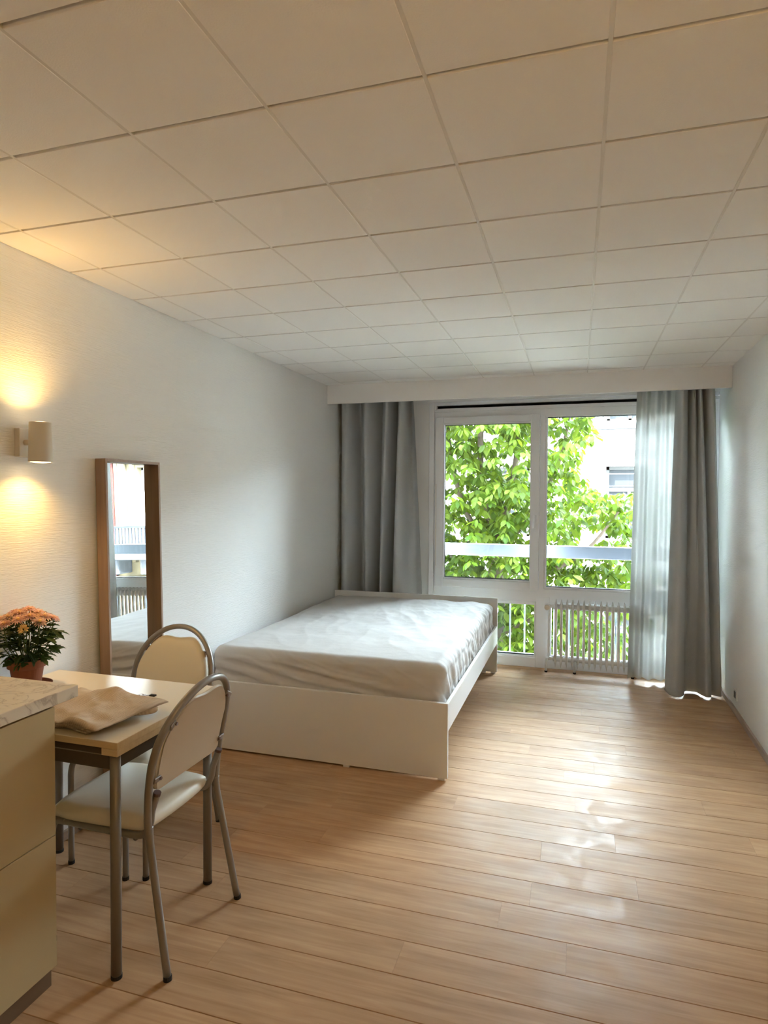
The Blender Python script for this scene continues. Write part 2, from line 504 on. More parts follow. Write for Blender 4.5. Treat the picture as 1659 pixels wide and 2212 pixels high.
# --- walls
wl = obj('wall_left', mkbox(XL - 0.15, XL, YB, YW + 0.17, -0.1, ZC + 0.2), M['wall'])
tag(wl, 'white textured wall on the left behind mirror and bed', 'wall', kind='structure')
bm = bmesh.new()
prism(bm, [(xr_at(YB), YB), (xr_at(YW + .17), YW + .17), (xr_at(YW + .17) + .15, YW + .17), (xr_at(YB) + .15, YB)], -0.1, ZC + 0.2)
wr = obj('wall_right', bm, M['wall'])
tag(wr, 'white textured wall on the right beside the curtains', 'wall', kind='structure')
wb = obj('wall_back', mkbox(XL - .15, 1.3, YB - .15, YB, -0.1, ZC + 0.2), M['wall_plain'])
tag(wb, 'plain white wall behind the photographer', 'wall', kind='structure')
WX0, WX1, WZ0, WZ1 = -1.30, 1.055, 0.0, 2.335
ww = obj('wall_window', boxes([(XL - .0, WX0, YW - .01, YW + .17, -0.1, ZC + .2), (WX0, xr_at(5.7), YW - .01, YW + .17, WZ1, ZC + .2), (WX0, 1.075, YW + .02, YW + .17, -.1, 0.0)]), M['wall_plain'])
tag(ww, 'white wall around the window', 'wall', kind='structure')
# outside skin of the own building; unseen upper part raised to block sky light
ow = obj('wall_outside', boxes([(-25, 25, YW + .17, YW + .40, ZC, 8.5), (-25, XL - .15, YW + .17, YW + .40, -5, ZC), (1.3, 25, YW + .17, YW + .40, -5, ZC), (XL - .15, 1.3, YW + .17, YW + .40, -5, -.1)]), M['outer_wall'])
tag(ow, 'outer face of the house around the window', 'wall', kind='structure')

# --- ceiling: slab, runners and tiles
ce = obj('ceiling', mkbox(XL - .15, 1.3, YB - .15, YW + .17, ZC + 0.022, ZC + 0.2), M['runner'])
tag(ce, 'suspended ceiling of square off-white tiles', 'ceiling', kind='structure')
TS = 0.40
gx = [0.0531 + TS * k for k in range(-6, 4)]
gy = [1.4264 + TS * k for k in range(-11, 12)]
xs_ = [XL] + [g for g in gx if XL + .02 < g < 1.06] + [1.075]
ys_ = [YB] + [g for g in gy if YB + .02 < g < YW - .02] + [YW]
tile_cache = {}
for i in range(len(xs_) - 1):
    for j in range(len(ys_) - 1):
        w, d = xs_[i + 1] - xs_[i], ys_[j + 1] - ys_[j]
        k = (round(w, 3), round(d, 3))
        if k not in tile_cache:
            bm = mkbox(-w / 2 + .0045, w / 2 - .0045, -d / 2 + .006, d / 2 - .006, 0.0, 0.0225, bev=0.0012)
            me = bpy.data.meshes.new('ceiling_tile'); bm.to_mesh(me); bm.free(); me.materials.append(M['tile'])
            tile_cache[k] = me
        obj('ceiling_tile', tile_cache[k], None, ce, loc=((xs_[i] + xs_[i + 1]) / 2, (ys_[j] + ys_[j + 1]) / 2, ZC))
for g in xs_[1:-1]:
    obj('ceiling_runner', mkbox(g - .0045, g + .0045, YB, YW, ZC + .0012, ZC + .0222), M['runner'], ce)

# --- pelmet (curtain box)
pe = empty('trim_1', (0, 0, 0)); tag(pe, 'white curtain box board across the top of the window', 'curtain box', kind='structure')
obj('pelmet_board', mkbox(XL + .001, xr_at(5.15) - .002, 5.151, 5.170, 2.287, ZC, bev=.0015), M['pelmet'], pe)
for yy in (5.26, 5.43):
    obj('curtain_track', mkbox(XL + .01, 1.05, yy - .012, yy + .012, ZC - .016, ZC), M['pvc'], pe)

# --- baseboards
bm = bmesh.new()
prism(bm, [(xr_at(YB) - .014, YB), (xr_at(YW) - .014, YW - .02), (xr_at(YW), YW - .02), (xr_at(YB), YB)], 0.0, 0.038)
o = obj('baseboard_right', bm, M['baseboard']); tag(o, 'low brown wooden strip along the right wall', 'baseboard', kind='structure')
o = obj('baseboard_left', mkbox(XL, XL + .014, YB, YW - .02, 0, .038), M['baseboard']); tag(o, 'low brown wooden strip along the left wall', 'baseboard', kind='structure')

# ================================================================== WINDOW
win = empty('window_1', (0, 0, 0)); tag(win, 'wide white window with opening sash, fixed pane and two low panes', 'window', kind='structure')
F0, F1 = 5.615, 5.70      # frame depth
FR = -1.252               # inner edge of left casing
# casing (flat trim round the opening)
obj('casing', boxes([(WX0, FR, 5.603, 5.66, 0.0, 2.330), (FR, WX1 + .01, 5.603, 5.66, 2.303, 2.330)], bev=.003), M['pvc'], win)
# dark shutter slot with a recess
obj('shutter_slot', boxes([(FR + .02, WX1 + .01, 5.650, 5.655, 2.272, 2.304)]), M['dark_void'], win)
obj('shutter_rail', boxes([(FR, WX1 + .01, 5.612, 5.69, 2.246, 2.276), (FR, FR + .022, 5.606, 5.66, 2.262, 2.304)], bev=.003), M['pvc'], win)
# frame members
fr = [(FR, FR + .028, F0, F1, 0.0, 2.246),               # left jamb
      (1.035, WX1 + .012, F0, F1, 0.0, 2.30),            # right jamb
      (FR + .001, WX1, F0 - .0012, F1 - .001, 2.180, 2.246),                   # head
      (-.322, -.278, F0 - .002, F1, 0.640, 2.2451),              # mullion
      (-.345, -.225, F0 - .003, F1 - .002, 0.0, 0.620),                # low post
      (FR + .001, WX1, F0 - .0012, F1 - .001, 0.575, 0.690),                   # transom
      (FR + .001, WX1, F0 - .001, F1 - .001, 0.0, 0.085)]                     # sill
obj('frame', boxes(fr, bev=.003), M['pvc'], win)
# fixed pane surround
obj('fixed_frame', boxes([(-.280, -.262, 5.622, 5.68, .690, 2.205), (-.280, 1.04, 5.6135, 5.68, 2.172, 2.206), (-.280, 1.04, 5.622, 5.68, .688, .705), (1.03, 1.045, 5.622, 5.68, .69, 2.205)], bev=.004), M['pvc'], win)
obj('pane', mkbox(-.265, 1.04, 5.648, 5.653, .70, 2.18), M['glass'], win)
obj('gasket', boxes([(-.263, -.259, 5.643, 5.66, .705, 2.172), (-.263, 1.03, 5.643, 5.66, 2.166, 2.173), (-.263, 1.03, 5.643, 5.66, .704, .712)]), M['gasket'], win)
# opening sash
S0, S1 = 5.590, 5.665
sash = obj('sash', boxes([(-1.240, -1.166, S0, S1, .672, 2.195), (-.396, -.324, S0, S1, .672, 2.195), (-1.166, -.396, S0, S1, 2.136, 2.195), (-1.166, -.396, S0, S1, .672, .745)], bev=.003), M['pvc'], win)
obj('pane', mkbox(-1.17, -.392, 5.634, 5.640, .74, 2.142), M['glass'], sash)
obj('bead', boxes([(-1.168, -1.156, S0 + .006, 5.634, .745, 2.136), (-.402, -.394, S0 + .006, 5.634, .745, 2.136), (-1.166, -.396, S0 + .006, 5.634, 2.126, 2.138), (-1.166, -.396, S0 + .006, 5.634, .743, .756)], bev=.004), M['pvc'], sash)
obj('gasket', boxes([(-1.156, -1.152, 5.628, 5.636, .756, 2.126), (-1.156, -.402, 5.628, 5.636, 2.122, 2.127), (-1.156, -.402, 5.628, 5.636, .755, .763)]), M['gasket'], sash)
bm = bmesh.new()
box(bm, -.372, -.346, 5.578, 5.592, 1.25, 1.33, bev=.004, seg=2)
tube(bm, [(-.359, 5.585, 1.315), (-.359, 5.555, 1.315)], .009, 10)
box(bm, -.370, -.348, 5.543, 5.558, 1.215, 1.33, bev=.005, seg=2)
obj('handle', bm, M['pvc'], sash)
# roller shutter strap down the left jamb
obj('shutter_strap', mkbox(-1.236, -1.226, 5.583, 5.588, .86, 1.60), M['runner'], win)
# low panes
for (a, b) in ((-1.224, -.345), (-.225, 1.035)):
    lf = obj('low_frame', boxes([(a, a + .012, 5.620, 5.68, .085, .575), (b - .012, b, 5.620, 5.68, .085, .575), (a, b, 5.620, 5.68, .545, .577), (a, b, 5.620, 5.68, .083, .099)], bev=.003), M['pvc'], win)
    obj('pane', mkbox(a + .01, b - .01, 5.648, 5.653, .09, .55), M['glass'], lf)
    obj('gasket', boxes([(a + .012, b - .012, 5.643, 5.66, .099, .107)]), M['gasket'], lf)

# safety railing outside
ra = empty('window_railing', (0, 5.9, 0)); tag(ra, 'white metal guard rail just outside the window', 'railing')
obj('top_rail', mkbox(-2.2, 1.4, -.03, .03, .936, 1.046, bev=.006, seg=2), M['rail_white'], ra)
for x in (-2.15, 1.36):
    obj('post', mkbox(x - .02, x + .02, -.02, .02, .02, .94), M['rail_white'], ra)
gu = empty('low_window_guard', (0, 5.755, 0)); tag(gu, 'low guard of thin white upright bars before the bottom panes', 'guard')
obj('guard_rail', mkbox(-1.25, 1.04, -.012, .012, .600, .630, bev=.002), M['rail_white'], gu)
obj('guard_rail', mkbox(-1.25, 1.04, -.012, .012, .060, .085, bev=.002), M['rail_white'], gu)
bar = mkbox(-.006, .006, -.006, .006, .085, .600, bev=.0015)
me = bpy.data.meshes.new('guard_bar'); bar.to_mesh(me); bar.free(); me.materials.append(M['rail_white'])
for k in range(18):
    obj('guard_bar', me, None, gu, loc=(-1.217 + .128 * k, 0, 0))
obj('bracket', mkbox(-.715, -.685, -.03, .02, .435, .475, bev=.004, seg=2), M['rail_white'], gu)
sl = obj('outer_sill', mkbox(-2.3, 1.5, 5.80, 6.02, -.02, .02), M['facade']); tag(sl, 'white ledge outside under the window', 'ledge', kind='structure')

# ================================================================== BED
BX0, BX1, BY0, BY1 = -2.100, -0.638, 3.217, 5.335
bed = empty('bed', ((BX0 + BX1) / 2, (BY0 + BY1) / 2, 0))
tag(bed, 'white wooden double bed frame standing in the corner by the window', 'bed')
def bedpart(name, m, *b, bev=.0015):
    ox, oy = bed.location.x, bed.location.y
    return obj(name, mkbox(b[0] - ox, b[1] - ox, b[2] - oy, b[3] - oy, b[4], b[5], bev=bev), m, bed)
fb = bedpart('footboard', M['bed'], BX0, BX1, BY0, BY0 + .022, .012, .408)
hb = bedpart('headboard', M['bed'], BX0, BX1, BY1 - .022, BY1, .012, .636)
for xx in (BX0 + .001, BX1 - .019):
    bedpart('side_rail', M['bed'], xx, xx + .018, BY0 + .022, BY1 - .022, .255, .402)
bedpart('mid_beam', M['bed_edge'], -1.39, -1.35, BY0 + .022, BY1 - .022, .27, .31)
for k in range(14):
    y = BY0 + .12 + k * .142
    bedpart('slat', M['bed_edge'], BX0 + .03, BX1 - .03, y, y + .068, .310, .322)
for (xx, yy) in ((BX0 + .02, BY0), (BX1 - .05, BY0), (BX0 + .02, BY1 - .022), (BX1 - .05, BY1 - .022), (-1.22, BY0), (BX1 - .13, BY1 - .022)):
    bedpart('glide', M['pvc'], xx, xx + .035, yy + .001, yy + .021, 0, .012, bev=0)

# mattress under fitted sheet
def mattress():
    x0, x1, y0, y1, z0, z1 = BX0 + .035, BX1 - .030, BY0 + .032, BY1 - .035, .322, .598
    bm = bmesh.new()
    nx, ny, nz = 190, 250, 40
    R = .055
    def add_face_grid(fn, nu, nv): grid_mesh(bm, nu, nv, fn)
    def P(a, b, c): return Vector((x0 + a * (x1 - x0), y0 + b * (y1 - y0), z0 + c * (z1 - z0)))
    add_face_grid(lambda s, t: P(s, t, 1), nx, ny)
    add_face_grid(lambda s, t: P(s, t, 0), 6, 6)
    add_face_grid(lambda s, t: P(s, 0, t), nx, nz)
    add_face_grid(lambda s, t: P(s, 1, t), nx, nz)
    add_face_grid(lambda s, t: P(0, s, t), ny, nz)
    add_face_grid(lambda s, t: P(1, s, t), ny, nz)
    lo = Vector((x0 + R, y0 + R, z0 + .02)); hi = Vector((x1 - R, y1 - R, z1 - R))
    for v in bm.verts:
        p = v.co.copy()
        q = Vector((min(max(p.x, lo.x), hi.x), min(max(p.y, lo.y), hi.y), min(max(p.z, lo.z), hi.z)))
        d = p - q
        nrm = d.normalized() if d.length > 1e-6 else Vector((0, 0, 1))
        rr = R if p.z > lo.z else R
        if d.length > 1e-6:
            w = Vector((d.x, d.y, d.z))
            pp = q + nrm * R
        else: pp = p
        if p.z < lo.z + 1e-4 and p.z <= z0 + .02:   # keep the bottom edge straight
            dd = Vector((d.x, d.y, 0)); pp = Vector((q.x, q.y, p.z)) + (dd.normalized() * R if dd.length > 1e-6 else Vector())
        # wrinkles
        a, b, c = (pp.x - x0) / (x1 - x0), (pp.y - y0) / (y1 - y0), (pp.z - z0) / (z1 - z0)
        disp = 0.0
        top = max(0.0, nrm.z); front = max(0.0, -nrm.y); side = max(0.0, nrm.x)
        # top: soft dome, cross hollows and small creases toward the head end
        disp += top * (0.012 * math.sin(PI * a) * math.sin(PI * b) - .006 * math.exp(-((b - .42) / .10) ** 2) - .005 * math.exp(-((b - .24) / .05) ** 2))
        n1 = noise.noise(Vector((pp.x * 5.5 + 3 * b, pp.y * 2.6, 1.7)))
        disp += top * (0.009 * (1 - abs(n1) * 2.4) * (0.30 + 0.70 * b))
        n2 = noise.noise(Vector((pp.x * 14, pp.y * 10, 4.1)))
        disp += top * 0.0045 * n2 * (0.15 + b)
        # front: long sweeping drag lines from the upper left down to the right
        sweep = c * 1.15 + 0.85 * (a - .05) ** 0.7 if a > .05 else c * 1.15
        n3 = noise.noise(Vector((a * 3.0, c * 1.5, 7.7)))
        disp += front * (0.010 * math.sin(sweep * 21 + n3 * 3.0) * math.sin(PI * min(1, c + .12)) * (0.35 + .65 * math.sin(PI * min(1, a + .15))))
        disp += front * 0.007 * noise.noise(Vector((pp.x * 7, pp.z * 16, 2.2)))
        # crisp creases
        def ridge(v, p_): return max(0.0, 1 - abs(v) * 2.6) ** p_
        w1 = noise.noise(Vector((a * 2.0 + 1.0, c * 1.2, 3.3)))
        disp += front * .008 * ridge(noise.noise(Vector((a * 1.6, (c * 1.25 + .95 * a + .35 * w1) * 4.2, 9.1))), 3) * (.3 + .7 * math.sin(PI * min(1, max(0, a)))) * min(1, (1.02 - c) * 4)
        disp += front * .005 * ridge(noise.noise(Vector((a * 5.0, (c + 1.3 * a) * 3.0, 1.9))), 4)
        disp += top * .0030 * ridge(noise.noise(Vector((a * 3.2 + .8 * w1, b * 7.0 - 2.2 * a, 6.4))), 5) * (0.1 + b)
        disp += top * .0030 * ridge(noise.noise(Vector((a * 9.0 + 3 * b, b * 5.0, 2.8))), 5) * max(0, b - .3)
        disp += side * .010 * ridge(noise.noise(Vector((pp.y * 7 - pp.z * 6, pp.z * 5, 8.8))), 3) * (1.1 - c)
        # right side: bunched vertical crumple
        n4 = noise.noise(Vector((pp.y * 13 + pp.z * 4, pp.z * 9, 5.5)))
        disp += side * (0.018 * (abs(n4) * 2 - .5) * (1 - c * .55))
        v.co = pp + nrm * disp
    bmesh.ops.remove_doubles(bm, verts=bm.verts[:], dist=.0006)
    return bm
mt = obj('mattress', mattress(), M['sheet'], smooth=True)
tag(mt, 'thick mattress in a creased white fitted sheet on the bed', 'mattress')

# ================================================================== CURTAINS
def cloth_panel(name, m, pts, ztop, zbot, yt, yb_, nv=46, nu=9, wob=.004, seed=1, thick=.0022, hem=None, mid=None):
    """pts: list of (x at top, x at bottom, depth offset top, depth offset bottom)"""
    bm = bmesh.new()
    cp_t = catmull([(p[0], yt + p[2], 0) for p in pts], nu)
    cp_b = catmull([(p[1], yb_ + p[3], 0) for p in pts], nu)
    cnt = len(cp_t) - 1
    def fn(s, t):
        i = min(cnt, int(round(s * cnt)))
        e = t ** 0.85 if mid is None else interp([0, .5, 1], [0, mid, 1], t)
        p = cp_t[i].lerp(cp_b[i], e)
        z = ztop + (zbot - ztop) * t
        if hem and t > .985: z = zbot + hem * noise.noise(Vector((p.x * 9, seed, 0)))
        w = wob * noise.noise(Vector((p.x * 11, z * 2.2, seed * 3.3))) * (0.3 + t)
        w2 = wob * .6 * noise.noise(Vector((p.x * 5 + 9, z * 3.1, seed * 1.3))) * t
        return Vector((p.x + w2, p.y + w, z))
    grid_mesh(bm, cnt, nv, fn)
    o = obj(name, bm, m, smooth=True)
    md = o.modifiers.new('thickness', 'SOLIDIFY'); md.thickness = thick; md.offset = 0
    return o
# left grey curtain: fold positions read across its top and its bottom
def lx(px, y=5.42):   # crop column -> metres along the curtain
    return -2.095 + (px - 170) / (970 - 170) * (2.095 - 1.414)
def lb(px): return -2.095 + (px - 180) / (1063 - 180) * (2.095 - 1.312)
LP = [(168, 178, .02, .02), (200, 215, -.035, -.04), (275, 290, -.05, -.055), (352, 405, .045, .05), (470, 490, -.045, -.05), (600, 552, .05, .055), (640, 575, .01, .02),
      (720, 628, -.055, -.06), (775, 672, .02, .05), (808, 706, .05, .055), (850, 760, -.05, -.06), (895, 850, -.045, -.055), (917, 918, .035, .0), (940, 985, .03, .035), (970, 1063, -.02, .03)]
cl = cloth_panel('curtain', M['curtain'], [(lx(a), lb(b), c * 1.85, d * 1.85) for a, b, c, d in LP], ZC - .016, .02, 5.466, 5.466, seed=2, nv=60)
tag(cl, 'grey cloth curtain hanging behind the head of the bed', 'curtain', 'grey curtains')
def rx(px): return .708 + (px - 650) / (1070 - 650) * (.962 - .708)
def rb(px): return .650 + (px - 650) / (1345 - 650) * (1.040 - .650)
RP = [(648, 648, .03, .03), (668, 690, -.015, -.05), (715, 765, -.035, -.075), (765, 850, .0, -.045), (785, 900, .04, .04), (812, 960, -.02, .055), (838, 1040, -.03, .05), (862, 1080, .03, .01), (884, 1130, -.035, -.035), (912, 1190, -.01, -.02),
      (932, 1215, .045, .025), (960, 1270, .0, .005), (1010, 1320, -.035, -.005), (1050, 1335, -.02, .025), (1070, 1345, .025, .045)]
cr_ = cloth_panel('curtain', M['curtain'], [(rx(a), rb(b), c * 1.4, d * 1.4) for a, b, c, d in RP], ZC - .016, .012, 5.26, 5.175, seed=5, nv=60, hem=.008)
tag(cr_, 'grey cloth curtain gathered against the right wall', 'curtain', 'grey curtains')
SP = []
sx0t, sx1t, sx0b, sx1b = .438, .80, .392, .79
ks = 10
for k in range(ks + 1):
    t = k / ks
    amp = .016 + .022 * abs(math.sin(k * 2.1))
    SP.append((sx0t + (sx1t - sx0t) * t + .006 * math.sin(k * 1.7), sx0b + (sx1b - sx0b) * t + .008 * math.sin(k * 1.3), amp * (1 if k % 2 else -1) * .8, amp * (1 if k % 2 else -1)))
sh = cloth_panel('sheer_curtain', M['sheer'], SP, ZC - .016, .035, 5.425, 5.41, seed=8, nv=50, nu=6, thick=.0006, hem=.01)
tag(sh, 'sheer white voile curtain hanging in front of the radiator', 'curtain')

# ================================================================== RADIATOR
rad = empty('radiator', (0.17, 5.53, 0)); tag(rad, 'white ribbed column radiator standing before the low window', 'radiator')
def rib_mesh():
    # side outline (depth y, height z) of one rib, with a thin pointed top and bottom, two slots
    bm = bmesh.new()
    def col(y):
        pts = [(0, y, .052), (0, y, .075), (0, y, .13), (0, y, .30), (0, y, .50), (0, y, .565), (0, y, .59), (0, y, .613)]
        tube(bm, pts, [.002, .007, .0125, .0102, .0102, .0125, .007, .0015], 8)
    for y in (-.034, .034): col(y)
    # web joining the columns
    for (z0, z1) in ((.085, .135), (.533, .585)):
        box(bm, -.010, .010, -.05, .05, z0, z1, bev=.004, seg=2)
    # spine fin pointed
    a = [(-.055, .07), (-.03, .052), (.03, .052), (.055, .07), (.055, .597), (.03, .613), (-.03, .613), (-.055, .597)]
    for zlo, zhi in ((.05, .085), (.583, .612)):
        box(bm, -.002, .002, -.05, .05, zlo, zhi)
    return bm
rbm = rib_mesh()
rme = bpy.data.meshes.new('rib'); bmesh.ops.recalc_face_normals(rbm, faces=rbm.faces[:]); rbm.to_mesh(rme); rbm.free()
for p in rme.polygons: p.use_smooth = True
rme.materials.append(M['radiator'])
RX0, RN, RS = -0.172, 16, 0.0455
for k in range(RN):
    obj('rib', rme, None, rad, loc=(RX0 + RS * k - .17, 0, 0))
xe = RX0 + RS * (RN - 1)
for z in (.111, .555):
    obj('header_pipe', tube(bmesh.new(), [(RX0 - .02 - .17, 0, z), (xe + .02 - .17, 0, z)], .021, 14), M['radiator'], rad, smooth=True)
# supply pipe, valves, feet on the left
obj('supply_pipe', tube(bmesh.new(), catmull([(-.226 - .17, .0, .555), (-.228 - .17, .0, .48), (-.228 - .17, .0, .2), (-.230 - .17, 0, .11)], 5), .011, 10), M['radiator'], rad, smooth=True)
v = obj('valve', tube(bmesh.new(), [(-.235 - .17, 0, .560), (-.19 - .17, 0, .556)], [.014, .014], 12), M['radiator'], rad, smooth=True)
obj('valve_knob', tube(bmesh.new(), [(-.243 - .17, -.06, .553), (-.243 - .17, -.02, .555), (-.243 - .17, .0, .556)], [.021, .022, .014], 14), M['beige_knob'], v)
obj('valve_collar', tube(bmesh.new(), [(-.243 - .17, -.045, .553), (-.243 - .17, -.015, .555)], [.0255, .0255], 14), M['radiator'], v)
obj('valve', tube(bmesh.new(), [(-.250 - .17, 0, .106), (-.23 - .17, 0, .112), (-.19 - .17, 0, .111)], [.016, .018, .014], 12), M['radiator'], rad, smooth=True)
for fx, fy in ((-.247, -.035), (-.015, -.025), (.44, -.025)):
    ft = obj('foot', tube(bmesh.new(), catmull([(fx + .004 - .17, fy + .02, .11), (fx - .17, fy, .07), (fx - .17, fy, .012)], 4), .0095, 8), M['radiator'], rad, smooth=True)
    obj('foot_cap', tube(bmesh.new(), [(fx - .17, fy, .0), (fx - .17, fy, .014)], .0125, 10), M['black_rubber'], ft)

# ================================================================== MIRROR
MW, MH, MD = .390, 1.655, .056
tilt = math.asin(.034 / MH)
mi = empty('mirror', (XL + .0365, 2.368, 0), (0, -tilt, 0)); tag(mi, 'tall narrow mirror in a deep oak box frame leaning on the wall', 'mirror')
FT = .013
obj('frame_side', mkbox(0, MD, 0, FT, 0, MH, bev=.001), M['mirror_wood'], mi)
obj('frame_side', mkbox(0, MD, MW - FT, MW, 0, MH, bev=.001), M['mirror_wood'], mi)
obj('frame_top', mkbox(0, MD, FT, MW - FT, MH - FT, MH, bev=.001), M['mirror_wood'], mi)
obj('frame_bottom', mkbox(0, MD, FT, MW - FT, 0, FT, bev=.001), M['mirror_wood'], mi)
obj('backing', mkbox(.001, .006, FT, MW - FT, FT, MH - FT), M['plinth'], mi)
obj('mirror_glass', mkbox(.008, .012, FT + .001, MW - FT - .001, FT, MH - FT), M['mirror'], mi)

# ================================================================== WALL LAMP
la = empty('wall_lamp', (XL, 1.967, 1.694)); tag(la, 'cylindrical white metal wall lamp shining up and down', 'wall lamp')
obj('back_plate', mkbox(0, .026, -.028, .034, -.056, .056, bev=.002), M['lamp'], la)
obj('arm', tube(bmesh.new(), [(.02, 0, 0), (.07, 0, 0)], .011, 12), M['lamp'], la, smooth=True)
LX = .100
bm = bmesh.new()
lathe(bm, [(.0435, -.077), (.0395, .077), (.0375, .077), (.0395, -.077), (.0435, -.077)], 36, LX, 0, cap=False)
sh_ = obj('shade', bm, M['lamp'], la, smooth=False)
for p in sh_.data.polygons: p.use_smooth = True
for s in (-1, 1):
    bb = bmesh.new()
    lathe(bb, [(.0005, s * .062), (.030, s * .064), (.036, s * .070), (.0355, s * .0775), (.020, s * .0795), (.0005, s * .080)], 24, LX, 0)
    obj('bulb', bb, M['lamp_bulb'], la, smooth=True)
    ld = bpy.data.lights.new('lamp_light', 'SPOT'); ld.energy = 3.6 if s > 0 else 4.2; ld.color = (1.0, .585, .16); ld.shadow_soft_size = .016
    ld.spot_size = math.radians(138); ld.spot_blend = 1.0
    lo = bpy.data.objects.new('lamp_light', ld); COL.objects.link(lo); lo.parent = la; lo.location = (LX, 0, s * .0815)
    lo.rotation_euler = (0, 0, 0) if s < 0 else (PI, 0, 0)

# ceiling lamp of the kitchen behind the photographer (out of view, lights the near half of the room)
kl = empty('ceiling_lamp', (0.25, 0.05, ZC)); tag(kl, 'round frosted ceiling lamp above the kitchen end', 'ceiling lamp')
obj('canopy', lathe(bmesh.new(), [(.06, 0), (.06, -.02), (.03, -.03)], 24), M['lamp'], kl)
obj('stem', tube(bmesh.new(), [(0, 0, -.02), (0, 0, -.36)], .006, 8), M['lamp'], kl)
M['globe'] = mat('lamp_globe_glow', (1, .9, .75), .5, .2, emis=((1.0, .63, .25), 9.5))
obj('globe', lathe(bmesh.new(), [(.02, -.35), (.07, -.365), (.10, -.41), (.105, -.45), (.085, -.505), (.04, -.535), (.005, -.54)], 28), M['globe'], kl, smooth=True)

# ================================================================== TABLE
TZ = .7475
tb = empty('dining_table', (-1.70, 1.838, 0)); tag(tb, 'small cream draw-leaf table with grey metal legs by the wall', 'table')
def tpart(name, m, x0, x1, y0, y1, z0, z1, bev=.001, par=None):
    return obj(name, mkbox(x0 + 1.70, x1 + 1.70, y0 - 1.838, y1 - 1.838, z0, z1, bev=bev), m, par or tb)
top = tpart('table_top', M['table_edge'], XL + .012, -1.312, 1.556, 2.140, TZ - .0215, TZ - .0010)
tpart('top_surface', M['table_top'], XL + .0125, -1.3125, 1.5565, 2.1395, TZ - .0010, TZ, bev=0, par=top)
tpart('leaf', M['table_edge'], -1.372, -1.314, 1.558, 2.138, TZ - .0445, TZ - .0225)
tpart('leaf', M['table_edge'], XL + .014, XL + .07, 1.558, 2.138, TZ - .0445, TZ - .0225)
tpart('apron', M['apron_metal'], -2.04, -1.36, 1.578, 1.590, .652, TZ - .023)
tpart('apron', M['apron_metal'], -2.04, -1.36, 2.085, 2.097, .652, TZ - .023)
tpart('apron', M['apron_metal'], -1.352, -1.340, 1.60, 2.08, .652, TZ - .045)
tpart('apron', M['apron_metal'], -2.062, -2.050, 1.60, 2.08, .652, TZ - .045)
tpart('apron_trim', M['chair_metal'], -2.04, -1.36, 1.5765, 1.578, .694, .697, bev=0)
for (x, y) in ((-1.346, 1.587), (-1.346, 2.088), (-2.055, 1.587), (-2.055, 2.088)):
    lg = obj('leg', tube(bmesh.new(), [(x + 1.70, y - 1.838, .006), (x + 1.70, y - 1.838, .703)], .0162, 16), M['table_metal'], tb, smooth=True)
    obj('foot_cap', tube(bmesh.new(), [(x + 1.70, y - 1.838, 0), (x + 1.70, y - 1.838, .012)], .0170, 16), M['black_rubber'], lg)

